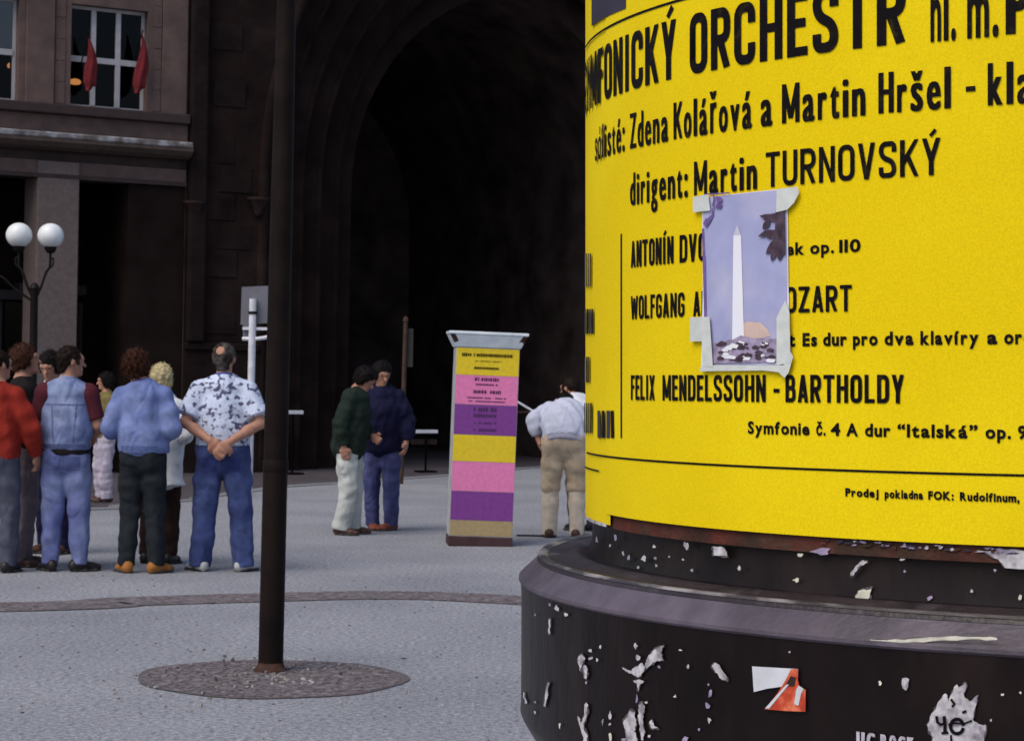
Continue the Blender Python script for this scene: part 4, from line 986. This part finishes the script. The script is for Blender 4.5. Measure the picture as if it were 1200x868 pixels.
HAIR = {'dark': mat('hair_dark', (.016, .010, .008), .55, .4, 60, .25, 160, spec=.06), 'black': mat('hair_black', (.010, .008, .008), .5, .4, 60, .25, 160, spec=.06), 'grey': mat('hair_grey', (.03, .022, .019), .6, .5, 50, .25, 160, spec=.08, mottled=(.11, .095, .09), mscale=12), 'blond': mat('hair_blond', (.56, .47, .27), .55, .25, 40, .25, 160, spec=.08), 'auburn': mat('hair_auburn', (.045, .018, .011), .55, .4, 50, .25, 160, spec=.06)}
M_EYE = mat('eye_dark', (.02, .015, .012), .3, .1, 20)
M_SOLE = mat('shoe_sole', (.05, .045, .04), .8, .2, 20)

def person(label, foot, yaw, H=1.75, lean=0, curl=0, head=(0, 0, 0), headoff=(0, 0, 0), arms=None, feet=None, knees=None, top=None, legs=None, shoes=None, hair=None, skin=0, vox=.0085, group=None, girth=1.0, belt=None, bvox=None):
    """Stand a figure at 'foot'. Local frame at 1.75 m: x right, y forward, z up; yaw 0 faces away from the camera."""
    e = empty('person', (foot[0], foot[1], foot[2]), R_(yaw), label, 'person', group); S = H / 1.75
    piv = np.array((0, 0, .95)); Rm = rotm(-lean)
    def U(p):                                  # upper body point bent forward at the hips, the back rounding by 'curl'
        p = np.array(p, float) - piv; t = max(p[2], 0); a = R_(curl) * min(1, t / .5)
        y, z = p[1], p[2]; p[1] = y * math.cos(a) + z * math.sin(a * .7); p[2] = z * math.cos(a * .7) - y * math.sin(a)
        return Rm @ p + piv
    feet = feet or ((-.11, 0, 0), (.11, 0, 0))  # x, y, toe-out degrees
    knees = knees or ((-.105, .03), (.105, .03))
    arms = arms or {'L': ((-.25, -.03, 1.13), (-.25, .03, .88)), 'R': ((.25, -.03, 1.13), (.25, .03, .88))}
    g = girth
    tor = [U(p) for p in ((0, 0, .92), (0, .005, 1.06), (0, .012, 1.24), (0, -.005, 1.37), (0, -.015, 1.45))]
    ta = [.150 * g, .138 * g, .158 * g, .150, .075]; tb = [.108 * g, .102 * g, .118 * g, .098, .07]
    sh = {'L': U((-.168 * min(g, 1.08), -.014, 1.385)), 'R': U((.168 * min(g, 1.08), -.014, 1.385))}
    el = {k: U(v[0]) for k, v in arms.items()}; wr = {k: U(v[1]) for k, v in arms.items()}
    hipz = .93
    leg = []
    for i, sx_ in ((0, -1), (1, 1)):
        fx, fy, to = feet[i]; leg.append((np.array((sx_ * .088 * g, 0, .90)), np.array((knees[i][0], knees[i][1], .49)), np.array((fx, fy - .0, .085))))
    nb = U((0, -.012, 1.46)); hc = U(np.array((0, .012, 1.625)) + np.array(headoff)); HM = rotm(head[0], head[1], head[2])
    def Hd(p): return hc + HM @ np.array(p)
    allp = np.array(tor + list(sh.values()) + list(el.values()) + list(wr.values()) + [q for l_ in leg for q in l_] + [hc])
    lo = allp.min(0) - .19; hi = allp.max(0) + .19; lo[2] = -.01
    # ---- body, one surface
    s = SDF(lo, hi, bvox or vox)
    s.loft(tor, ta, tb, k=.03)
    s.loft([nb - (nb - tor[3]) * .3, hc + HM @ np.array((0, -.02, -.05))], [.06, .056], k=.03)
    for k in 'LR':
        s.loft([tor[3] * .45 + sh[k] * .55, sh[k]], [.065, .056], k=.03); s.loft([nb + np.array((0, -.005, .02)), sh[k] * .8 + nb * .2], [.045, .045], k=.03)
        s.loft([sh[k], el[k]], [.054, .041], k=.03); s.loft([el[k], el[k] * .6 + wr[k] * .4, wr[k]], [.041, .040, .027], k=.02)
        d = wr[k] - el[k]; d /= np.linalg.norm(d)
        hand = arms[k][2] if len(arms[k]) > 2 else {}
        d = np.array(hand.get('dir', d), float); d /= np.linalg.norm(d)
        sg = -1 if k == 'L' else 1
        pn = np.array(hand.get('palm', (-sg, .15, 0)), float); pn -= d * pn.dot(d); pn /= np.linalg.norm(pn); cr = np.cross(d, pn)
        if cr.dot((0, 1, 0)) < 0 and 'flip' not in hand: cr = -cr
        p0 = wr[k]; p1 = p0 + d * .085; cu = hand.get('curl', .5)
        s.loft([p0, p0 + d * .04, p1], [.030, .040, .041], [.022, .017, .014], side=cr, k=.012)
        for j, (off, ln) in enumerate(((.032, .072), (.011, .082), (-.011, .076), (-.031, .060))):
            b0 = p1 + cr * off; d1 = d * math.cos(cu) + pn * math.sin(cu); d2 = d * math.cos(cu * 2.2) + pn * math.sin(cu * 2.2)
            s.loft([b0 - d * .01, b0 + d1 * ln * .5, b0 + d1 * ln * .5 + d2 * ln * .5], [.0095, .009, .0078], k=.004)
        tb0 = p0 + d * .025 + cr * .03; td = (d * .6 + cr * .65 + pn * .45); td /= np.linalg.norm(td)
        s.loft([tb0 - cr * .008, tb0 + td * .035, tb0 + td * .035 + (td * .5 + d * .6) * .035], [.013, .011, .009], k=.006)
    for hp, kn, an in leg:
        s.loft([hp, kn, kn * .6 + an * .4, an], [.082, .056, .054, .038], k=.03)
        s.loft([an, an + np.array((0, .0, -.045))], [.038, .036], k=.02)
    for i, (hp, kn, an) in enumerate(leg):
        t = R_(feet[i][2]); fd = np.array((-math.sin(t), math.cos(t), 0)); s.loft([an + np.array((0, 0, -.05)) - fd * .04, an + np.array((0, 0, -.055)) + fd * .13], [.032, .036], [.028, .018], side=np.cross(fd, (0, 0, 1)), k=.02)
    s.ell(Hd((0, -.012, .030)), (.076, .097, .092), HM, k=.02)
    s.loft([Hd((0, .035, .0)), Hd((0, .052, -.075))], [.060, .036], [.052, .036], side=HM @ np.array((1, 0, 0)), k=.03)
    s.loft([Hd((0, .085, .012)), Hd((0, .110, -.022))], [.009, .014], k=.012)
    s.ell(Hd((0, .083, -.052)), (.024, .014, .012), HM, k=.01); s.ell(Hd((0, .076, -.086)), (.022, .018, .016), HM, k=.015)
    s.loft([Hd((-.045, .070, .036)), Hd((0, .084, .034)), Hd((.045, .070, .036))], [.011, .012, .011], k=.012)
    for q in (-1, 1):
        s.ell(Hd((q * .033, .097, .014)), (.016, .015, .010), HM, k=.008, cut=True)
        s.ell(Hd((q * .077, -.012, .0)), (.010, .018, .030), HM, k=.006)
    sdf_obj('body', s, SKIN[skin], e, S)
    # ---- eyes
    for q in (-1, 1):
        c0 = Hd((q * .032, .0785, .014)) * S
        mb = MB().lathe([(.0095 * S * math.sin(t) + 1e-4, -.0095 * S * math.cos(t)) for t in np.linspace(0, math.pi, 7)], 8, tuple(c0)); mb.build('eye', M_EYE, e, True)
    # ---- hair
    if hair:
        hm, style = hair
        s = SDF(hc - .2, hc + .2, .007)
        big = {'short': 1.0, 'curly': 1.22, 'full': 1.10, 'bob': 1.10}[style]
        s.ell(Hd((0, -.020, .040)), (.083 * big, .099 * big, .090 * big), HM, k=.02)
        s.loft([Hd((0, -.07, .02)), Hd((0, -.072, -.055 if style != 'bob' else -.085))], [.066 * big, .050 * big], [.045, .034], side=HM @ np.array((1, 0, 0)), k=.03)
        if style in ('curly', 'full', 'bob'):
            for q in (-1, 1): s.ell(Hd((q * .062, -.02, -.005 if style != 'bob' else -.03)), (.030, .05, .055 * big), HM, k=.03)
        else:
            for q in (-1, 1): s.ell(Hd((q * .074, .03, .005)), (.012, .012, .03), HM, k=.015)
        s.ell(Hd((0, .115, -.035)), (.082, .080, .098), HM, k=.02, cut=True)
        if style == 'short':
            for q in (-1, 1): s.ell(Hd((q * .086, -.01, -.01)), (.022, .022, .032), HM, k=.008, cut=True)
        a_ = {'short': .0012, 'curly': .0028, 'full': .0014, 'bob': .0016}[style]
        s.ruffle([(rng.uniform(30, 130) * rng.choice([-1, 1]), rng.uniform(30, 130), rng.uniform(30, 130) * rng.choice([-1, 1]), rng.uniform(0, 6), a_, 1.) for _ in range(6)])
        if len(hair) == 2 and hm is HAIR['grey']: s.ell(Hd((-.015, -.100, .085)), (.042, .05, .036), HM, k=.012, cut=True)
        ho = sdf_obj('hair', s, hm, e, S); nv = len(ho.data.vertices); sv_ = []; sf_ = []
        ln0 = {'short': .012, 'curly': .022, 'full': .018, 'bob': .020}[style] * S; dn = HM @ np.array((0, -.25, -.8))
        for vi in rng.choice(nv, 1400 if style != 'short' else 1000):           # loose strands that break up the outline
            v_ = ho.data.vertices[int(vi)]; p = np.array(v_.co); nn = np.array(v_.normal); tn = dn - nn * dn.dot(nn) + rng.normal(0, .45, 3)
            if style == 'curly': tn = rng.normal(0, .7, 3)
            d_ = nn * rng.uniform(.15, .55) + tn * .9; d_ /= np.linalg.norm(d_) + 1e-6; wv = np.cross(d_, nn); wv = wv / (np.linalg.norm(wv) + 1e-6) * .0028 * S; L_ = ln0 * rng.uniform(.6, 1.6)
            b0 = len(sv_); sv_ += [p - wv, p + wv, p + d_ * L_ * .6 + nn * .002 + wv * .6, p + d_ * L_ * .6 + nn * .002 - wv * .6, p + d_ * L_ - nn * L_ * .12]; sf_ += [(b0, b0 + 1, b0 + 2, b0 + 3), (b0 + 3, b0 + 2, b0 + 4)]
        props(mesh('hair_strands', sv_, sf_, hm, ho), kind='stuff')
    # ---- top garment
    if top:
        m, o_ = top['mat'], top.get('ease', .024); hem = top.get('hem', .90); nm = top.get('name', 'shirt')
        s = SDF(lo, hi, vox); bl = top.get('blouse', 0.0)
        w0 = U((0, 0, hem)); w1 = U((0, .0, hem + .07)); w2 = U((0, .005, max(1.10, hem + .12)))
        s.loft([w0, w1, w2] + tor[2:4], [ta[0] + o_ + top.get('hemease', 0), ta[1] + o_ + .008 + bl, ta[1] * .4 + ta[2] * .6 + o_ + .012 + bl * .6, ta[2] + o_ + .004, ta[3] + o_ - .014], [tb[0] + o_ + top.get('hemease', 0), tb[1] + o_ + .010 + bl, tb[1] * .4 + tb[2] * .6 + o_ + .01 + bl * .5, tb[2] + o_, tb[3] + o_ - .004], k=.03, cap=(.12, 1))
        s.loft([tor[3], nb + (hc - nb) * .02], [.125, .078], [.092, .074], k=.03, cap=(1, .3))
        sl_ = top.get('sleeve', 1.0); sr = top.get('sr', .020)
        for k in 'LR':
            s.loft([tor[3] * .42 + sh[k] * .58, sh[k] + np.array((0, 0, -.004))], [.070, .060], k=.035); s.loft([nb + np.array((0, -.005, .0)), sh[k] * .75 + nb * .25], [.060, .058], k=.035)
            if sl_ <= 0: continue
            if sl_ <= 1: s.loft([sh[k], sh[k] + (el[k] - sh[k]) * sl_], [.050 + sr * .7, .046 + sr * 1.25], k=.03, cap=(1, .15))
            else:
                s.loft([sh[k], sh[k] * .5 + el[k] * .5, el[k]], [.050 + sr * .6, .050 + sr, .044 + sr], k=.03)
                t = sl_ - 1; en = el[k] + (wr[k] - el[k]) * t
                s.loft([el[k], el[k] * .5 + en * .5, en], [.044 + sr, .042 + sr * .9, .032 + sr * .65], k=.02, cap=(1, .15))
        s.ruffle(folds(7, top.get('fold', .0035)))
        so = sdf_obj(nm, s, m, e, S)
        if 'collar' in top:
            s = SDF(nb - .15, nb + .17, .007)
            s.loft([nb - np.array((0, .004, .035)), nb + (hc - nb) * .30], [.085, .070], [.082, .068], k=.01, cap=(.2, .12)); s.ell(nb + np.array((0, .10, .02)), (.05, .06, .07), k=.01, cut=True)
            sdf_obj('collar', s, top['collar'], so, S)
        if 'under' in top:                       # sleeves of a shirt worn under a sleeveless garment
            um, us = top['under']; s = SDF(lo, hi, vox)
            for k in 'LR':
                s.loft([tor[3] * .3 + sh[k] * .7, sh[k], sh[k] + (el[k] - sh[k]) * us], [.066, .074, .066], k=.03, cap=(1, .15))
            s.ruffle(folds(5, .003)); props(sdf_obj('sleeves', s, um, e, S), kind=None)
        if 'rib' in top:
            s = SDF(lo, hi, vox); s.loft([U((0, 0, hem - .045)), U((0, 0, hem + .012))], [ta[0] + .030, ta[0] + .036], [tb[0] + .030, tb[0] + .036], k=.01, cap=(.12, .12)); sdf_obj('waistband', s, top['rib'], so, S)
    # ---- trousers
    if legs:
        m = legs['mat']; s = SDF(lo, hi, vox); lr = legs.get('r', (.100, .078, .066)); end = legs.get('end', .055)
        s.loft([(0, 0, .86), (0, 0, .95), U((0, 0, legs.get('top', 1.03)))], [.158 * g, .170 * g, .162 * g], [.118 * g, .128 * g, .122 * g], k=.03, cap=(1, .12))
        for q in (-1, 1): s.ell((q * .078 * g, -.058 * g, .895), (.082 * g, .072 * g, .088), k=.04)
        for hp, kn, an in leg:
            bot = an + (an - kn) / np.linalg.norm(an - kn) * (.085 - end) if end < .2 else kn + (an - kn) * legs.get('frac', .1)
            s.loft([hp, hp * .5 + kn * .5, kn, kn * .45 + bot * .55, bot], [lr[0], lr[0] * .45 + lr[1] * .55 + .006, lr[1], lr[1] * .4 + lr[2] * .6, lr[2]], k=.03, cap=(1, .15))
        s.ruffle(folds(8, legs.get('fold', .0035), (25, 70), (5, 30)))
        sdf_obj('trousers', s, m, e, S)
        if 'socks' in legs:
            for hp, kn, an in leg:
                s = SDF(np.minimum(kn, an) - .15, np.maximum(kn, an) + .15, vox); s.loft([kn + (an - kn) * .02, kn * .6 + an * .4, an + np.array((0, 0, -.05))], [.080, .078, .070], k=.02, cap=(.2, .3)); s.ruffle(folds(5, .003)); sdf_obj('lower_leg_cloth', s, legs['socks'], e, S)
    if belt:
        s = SDF(lo, hi, vox); s.loft([U((0, 0, .912)), U((0, 0, .948))], [.187 * g, .187 * g], [.150 * g, .150 * g], k=.01, cap=(.1, .1)); sdf_obj('belt', s, belt, e, S)
    # ---- shoes
    if shoes:
        for i, (hp, kn, an) in enumerate(leg):
            t = R_(feet[i][2]); fd = np.array((-math.sin(t), math.cos(t), 0)); sd_ = np.cross(fd, (0, 0, 1)); b0 = np.array((an[0], an[1], 0))
            s = SDF(b0 - (.25, .25, .01), b0 + (.25, .25, .2), .0065)
            s.loft([b0 - fd * .055 + (0, 0, .045), b0 + fd * .03 + (0, 0, .045), b0 + fd * .12 + (0, 0, .034), b0 + fd * .175 + (0, 0, .03)], [.036, .040, .046, .034], [.043, .044, .030, .022], side=sd_, k=.02)
            s.loft([b0 - fd * .03 + (0, 0, .05), an + np.array((0, 0, .0)) - fd * .01], [.042, .043], k=.03, cap=(1, .2))
            sh_o = sdf_obj('shoe', s, shoes, e, S)
            s = SDF(b0 - (.25, .25, .012), b0 + (.25, .25, .06), .0065)
            s.loft([b0 - fd * .056 + (0, 0, .012), b0 + fd * .03 + (0, 0, .012), b0 + fd * .12 + (0, 0, .012), b0 + fd * .178 + (0, 0, .012)], [.040, .043, .050, .038], [.0125] * 4, side=sd_, k=.01); sdf_obj('sole', s, M_SOLE, sh_o, S)
    return e

from mathutils.bvhtree import BVHTree
def sewn(root, garment, name, pts, m_, lift=.003, S=1.0, grid=None):
    """Patch or strip laid on the back of a garment: points (x, z) in the 1.75 m figure, dropped on the cloth from behind."""
    g_ = next(c for c in root.children if c.name.split('.')[0] == garment)
    bv = BVHTree.FromPolygons([v.co for v in g_.data.vertices], [tuple(p.vertices) for p in g_.data.polygons])
    nu, nv = grid; v = []
    (x0, z0), (x1, z1), (x2, z2), (x3, z3) = pts
    for j in range(nv + 1):
        for i in range(nu + 1):
            a, b = i / nu, j / nv
            x = ((x0 * (1 - a) + x1 * a) * (1 - b) + (x3 * (1 - a) + x2 * a) * b) * S; z = ((z0 * (1 - a) + z1 * a) * (1 - b) + (z3 * (1 - a) + z2 * a) * b) * S
            h = bv.ray_cast(Vector((x, -1.5, z)), Vector((0, 1, 0)))[0]
            if h is None: return None
            v.append((x, h.y - lift, z))
    f = [(j * (nu + 1) + i, j * (nu + 1) + i + 1, (j + 1) * (nu + 1) + i + 1, (j + 1) * (nu + 1) + i) for j in range(nv) for i in range(nu)]
    return mesh(name, v, f, m_, g_, True)
def cloth(name, col, var=.16, scale=16, **kw): return mat(name, col, .88, var, scale, .35, 220, spec=.12, wrinkle=.55, **kw)
C_DENIM = cloth('light_denim', (.155, .195, .37), .22, 10, mottled=(.24, .29, .47), mscale=4)
C_JEAN = cloth('jeans_faded', (.125, .15, .34), .2, 10, mottled=(.20, .24, .43), mscale=3.5)
C_JEAND = cloth('jeans_blue', (.042, .058, .165), .22, 10, mottled=(.07, .095, .23), mscale=3.5)
C_SWEAT = cloth('sweatshirt_blue', (.14, .185, .40), .18, 12, mottled=(.19, .24, .46), mscale=5)
C_COLLARB = cloth('collar_blue', (.06, .09, .32))
C_BLKGRN = cloth('trousers_black_green', (.018, .022, .027))
C_RED = cloth('jacket_red', (.26, .024, .016), .2, 8)
C_BLACK = cloth('black_cloth', (.014, .011, .012))
C_MAUVE = cloth('trousers_mauve', (.21, .165, .185))
C_GREYJ = cloth('jeans_grey', (.075, .08, .115))
C_MAROON = cloth('maroon', (.085, .018, .028))
C_NAVY = cloth('navy', (.010, .010, .036)); C_NAVYJ = cloth('jeans_navy', (.06, .065, .17), .2, 9, mottled=(.085, .09, .21), mscale=4)
C_WHITE = cloth('white_cloth', (.66, .68, .72), .06, 10); C_OFF = cloth('white_trousers', (.50, .52, .50), .10, 8)
C_BROWN = cloth('dark_brown', (.032, .017, .014)); C_GREEN = cloth('dark_green_wool', (.016, .026, .020))
C_LBLUE = cloth('pale_blue_knit', (.52, .54, .66), .08, 14); C_LBAND = cloth('knit_band', (.36, .35, .44), .12, 40)
C_KHAKI = cloth('khaki', (.58, .455, .32), .14, 7, mottled=(.48, .37, .255), mscale=4); C_SOCKC = cloth('cream_cloth', (.62, .52, .41), .08, 20)
C_OLIVE = cloth('olive', (.16, .13, .05)); C_LILAC = cloth('lilac_trousers', (.42, .38, .47), .12, 8)
# shirt printed with dark blots on pale blue
C_FLORAL = mat('flowered_shirt', (.56, .62, .78), .85, .08, 10, .25, 200, spec=.15, mottled=(.085, .085, .16), mscale=23, mlo=.53, mhi=.60, detail=3.0, stretch=(1, .5, 1.2), wrinkle=.4)
SH_TAN = mat('tan_suede', (.33, .13, .03), .8, .2, 30); SH_BLK = mat('black_leather', (.016, .013, .015), .45, .2, 20); SH_BRN = mat('brown_leather', (.065, .03, .022), .5, .25, 20)
SH_WHT = mat('white_trainer', (.52, .52, .53), .6, .15, 20, mottled=(.34, .34, .36), mscale=18); SH_RED = mat('red_brown_leather', (.22, .055, .03), .5, .25, 20)

def fwd_arms(x=.26, ez=1.12, wy=.22, wz=1.08, wx=.14): return {'L': ((-x, -.04, ez), (-wx, wy, wz)), 'R': ((x, -.04, ez), (wx, wy, wz))}
G1 = 'bystanders in a knot at the left'
P8 = person('man in flowered pale blue shirt and jeans, hands clasped behind his back', ground(259, 669), 3, 1.755, head=(8, 0, -12), headoff=(0, .005, -.005),
       arms={'L': ((-.285, -.085, 1.135), (-.085, -.195, 1.005), {'dir': (.72, -.05, -.69), 'palm': (.1, 1, 0), 'curl': .35}), 'R': ((.285, -.085, 1.135), (.065, -.225, .995), {'dir': (-.62, -.05, -.78), 'palm': (0, 1, .1), 'curl': .30})},
       feet=((-.16, .0, 32), (.165, .0, -28)), knees=((-.135, .02), (.135, .02)), girth=1.12,
       top={'mat': C_FLORAL, 'name': 'shirt', 'ease': .034, 'hem': .965, 'sleeve': .78, 'sr': .034, 'hemease': .012, 'fold': .005, 'collar': C_COLLARB}, legs={'mat': C_JEAND, 'r': (.108, .090, .082), 'end': .04, 'fold': .0055}, shoes=SH_WHT, hair=(HAIR['grey'], 'short'), bvox=.006)
P6 = person('man in pale blue sweatshirt and black trousers with bushy dark hair', ground(165, 671), -4, 1.69, head=(0, 0, -10), headoff=(-.065, .0, -.02),
       arms={'L': ((-.248, -.04, 1.13), (-.22, .17, 1.06)), 'R': ((.235, -.03, 1.13), (.17, .2, 1.08))}, feet=((-.115, -.01, 30), (.12, 0, -26)), knees=((-.10, .03), (.095, .03)), girth=.98,
       top={'mat': C_SWEAT, 'name': 'sweatshirt', 'ease': .042, 'hem': .945, 'sleeve': 1.55, 'sr': .034, 'blouse': .006, 'fold': .006, 'collar': C_COLLARB}, legs={'mat': C_BLKGRN, 'r': (.098, .080, .066), 'end': .06, 'fold': .004}, shoes=SH_TAN, hair=(HAIR['auburn'], 'curly'), skin=1, group=G1)
P4 = person('man in sleeveless denim waistcoat over maroon shirt and faded jeans, seen from behind', ground(75, 669), 2, 1.70, head=(-2, 0, -62), headoff=(.025, 0, 0),
       arms={'L': ((-.245, -.02, 1.14), (-.19, .2, 1.05)), 'R': ((.245, -.01, 1.14), (.18, .22, 1.04))}, feet=((-.11, 0, 30), (.115, -.005, -48)), knees=((-.10, .02), (.105, .02)),
       top={'mat': C_DENIM, 'name': 'waistcoat', 'ease': .036, 'hem': .955, 'sleeve': 0, 'under': (C_MAROON, .8), 'fold': .005, 'collar': C_DENIM}, legs={'mat': C_JEAN, 'r': (.100, .082, .066), 'end': .06, 'fold': .005}, shoes=SH_BLK, hair=(HAIR['dark'], 'short'), group=G1, belt=C_BLACK)
person('blond woman in white jacket and dark trousers behind the sweatshirt man', ground(185, 660), -14, 1.575, head=(0, 0, 18), arms=fwd_arms(.25, 1.14, .18, 1.1),
       top={'mat': C_WHITE, 'name': 'jacket', 'ease': .058, 'hem': .70, 'sleeve': 1.9, 'sr': .026, 'hemease': .035, 'fold': .005}, legs={'mat': C_BROWN, 'end': .08}, shoes=SH_BLK, hair=(HAIR['blond'], 'bob'), group=G1)
person('person in bright red jacket and grey jeans at the left picture edge', ground(-6, 670), -12, 1.66, head=(0, 0, -30), arms={'L': ((-.26, -.03, 1.13), (-.2, .15, 1.0)), 'R': ((.275, .02, 1.13), (.275, .12, .92))},
       top={'mat': C_RED, 'name': 'jacket', 'ease': .042, 'hem': .90, 'sleeve': 1.95, 'sr': .028, 'fold': .005}, legs={'mat': C_GREYJ}, shoes=SH_BLK, hair=(HAIR['dark'], 'short'), group=G1)
person('man in black top and pale mauve trousers facing right beside the red jacket', ground(24, 663), -72, 1.71, head=(4, 0, -8), arms={'L': ((-.24, .0, 1.13), (-.15, .2, 1.04)), 'R': ((.24, -.02, 1.13), (.16, .2, 1.02))}, feet=((-.09, .02, 8), (.10, -.06, -8)),
       top={'mat': C_BLACK, 'name': 'pullover', 'ease': .034, 'hem': .87, 'sleeve': 1.95, 'sr': .024}, legs={'mat': C_MAUVE, 'r': (.105, .088, .074), 'fold': .005}, shoes=SH_BRN, hair=(HAIR['auburn'], 'full'), group=G1)
person('dark haired person in maroon top with white collar behind the denim waistcoat', ground(64, 648), 150, 1.67, head=(-22, 0, 20), arms=fwd_arms(.25, 1.14, .2, 1.15), lean=8,
       top={'mat': C_MAROON, 'name': 'jacket', 'ease': .034, 'hem': .88, 'sleeve': 1.95, 'collar': C_WHITE}, legs={'mat': C_NAVY}, shoes=SH_BRN, hair=(HAIR['black'], 'full'), group=G1)
person('short dark haired woman in olive top and lilac trousers farther back at the kerb', ground(122, 588), 115, 1.50, head=(-5, 0, -10), arms=fwd_arms(.24, 1.14, .18, 1.05),
       top={'mat': C_OLIVE, 'name': 'top', 'ease': .036, 'hem': .84, 'sleeve': 1.6}, legs={'mat': C_LILAC, 'r': (.115, .10, .09), 'fold': .006}, shoes=SH_BRN, hair=(HAIR['black'], 'bob'), vox=.0105)
G2 = 'couple standing head to head'
person('person in dark green pullover and white trousers with head bowed', ground(407, 626), -98, 1.64, lean=3, curl=10, head=(-36, 0, -4), headoff=(0, .03, -.03), arms={'L': ((-.25, .01, 1.14), (-.12, .22, 1.02)), 'R': ((.25, -.06, 1.13), (.24, .0, .90))}, feet=((-.10, .03, 8), (.10, -.04, -14)),
       top={'mat': C_GREEN, 'name': 'pullover', 'ease': .048, 'hem': .83, 'sleeve': 1.95, 'sr': .032, 'fold': .006, 'blouse': .012}, legs={'mat': C_OFF, 'r': (.112, .096, .088), 'end': .06, 'fold': .007}, shoes=SH_BRN, hair=(HAIR['black'], 'full'), vox=.0095, group=G2)
person('person in navy jacket and blue jeans leaning head to head with the green pullover', ground(447, 621), 165, 1.665, lean=2, curl=5, head=(-22, 0, 42), headoff=(-.01, .02, -.01), arms={'L': ((-.265, -.02, 1.13), (-.27, .06, .92)), 'R': ((.25, .02, 1.14), (.1, .2, 1.02))}, feet=((-.10, 0, -30), (.10, 0, 30)),
       top={'mat': C_NAVY, 'name': 'jacket', 'ease': .050, 'hem': .82, 'sleeve': 1.92, 'sr': .034, 'fold': .006}, legs={'mat': C_NAVYJ, 'r': (.102, .084, .074), 'fold': .005}, shoes=SH_RED, hair=(HAIR['black'], 'full'), vox=.0095, group=G2)
G3 = 'men bending forward beside the column'
person('man bending forward in pale blue pullover and khaki trousers paler below the knee', ground(659, 630), -4, 1.76, lean=32, curl=38, head=(-40, 0, 0), headoff=(-.02, .02, -.05), arms={'L': ((-.31, .02, 1.20), (-.25, .16, 1.03)), 'R': ((.29, .06, 1.16), (.18, .30, 1.08))}, feet=((-.125, 0, 4), (.135, 0, -10)), knees=((-.12, .03), (.125, .03)), girth=1.14,
       top={'mat': C_LBLUE, 'name': 'pullover', 'ease': .036, 'hem': .915, 'sleeve': 1.75, 'sr': .024, 'fold': .005, 'rib': C_LBAND}, legs={'mat': C_KHAKI, 'r': (.116, .088, .083), 'end': .4, 'frac': .08, 'top': .97, 'socks': C_SOCKC, 'fold': .005}, shoes=SH_BRN, hair=(HAIR['black'], 'short'), vox=.0095, group=G3)
person('man in white shirt half hidden by the yellow column, dark head lowered', ground(684, 622), 20, 1.72, lean=24, curl=26, head=(-10, 0, 30), arms=fwd_arms(.26, 1.13, .2, 1.05), feet=((-.1, 0, 4), (.1, 0, -6)),
       top={'mat': C_WHITE, 'name': 'shirt', 'ease': .034, 'hem': .96, 'sleeve': 1.9}, legs={'mat': C_GREYJ}, shoes=SH_BLK, hair=(HAIR['dark'], 'short'), vox=.0105, group=G3)

# ---- seams and pockets that show on the backs turned to the camera
C_SEAM = cloth('denim_seam', (.10, .125, .26)); C_POCK = cloth('jeans_pocket', (.115, .138, .31)); C_POCKD = cloth('jeans_pocket_dark', (.038, .05, .175)); C_RIBB = cloth('sweatshirt_rib', (.11, .15, .33), .25, 60); C_SEAMD = cloth('dark_seam', (.028, .036, .12))
k4, k8, k6 = 1.70 / 1.75, 1.755 / 1.75, 1.69 / 1.75
sewn(P4, 'waistcoat', 'yoke_seam', [(-.155, 1.292), (.155, 1.292), (.155, 1.302), (-.155, 1.302)], C_SEAM, .002, k4, (24, 1))
for q in (-1, 1):
    sewn(P4, 'waistcoat', 'back_seam', [(q * .075 - .004, 1.0), (q * .075 + .004, 1.0), (q * .095 + .004, 1.29), (q * .095 - .004, 1.29)], C_SEAM, .002, k4, (1, 20))
    sewn(P4, 'trousers', 'back_pocket', [(q * .078 - .045, .79), (q * .078 + .045, .79), (q * .078 + .052, .895), (q * .078 - .052, .895)], C_POCK, .004, k4, (8, 8))
    sewn(P8, 'trousers', 'back_pocket', [(q * .092 - .047, .765), (q * .092 + .047, .765), (q * .092 + .054, .872), (q * .092 - .054, .872)], C_POCKD, .004, k8, (8, 8))
sewn(P4, 'waistcoat', 'hem_band', [(-.165, .958), (.165, .958), (.165, .992), (-.165, .992)], C_SEAM, .003, k4, (24, 2))
sewn(P6, 'sweatshirt', 'hem_band', [(-.150, .955), (.150, .955), (.150, .995), (-.150, .995)], C_RIBB, .002, k6, (24, 2))
sewn(P4, 'trousers', 'seat_seam', [(-.003, .80), (.003, .80), (.003, .90), (-.003, .90)], C_SEAM, .002, k4, (1, 10))
sewn(P8, 'trousers', 'seat_seam', [(-.003, .79), (.003, .79), (.003, .91), (-.003, .91)], C_SEAMD, .002, k8, (1, 10))
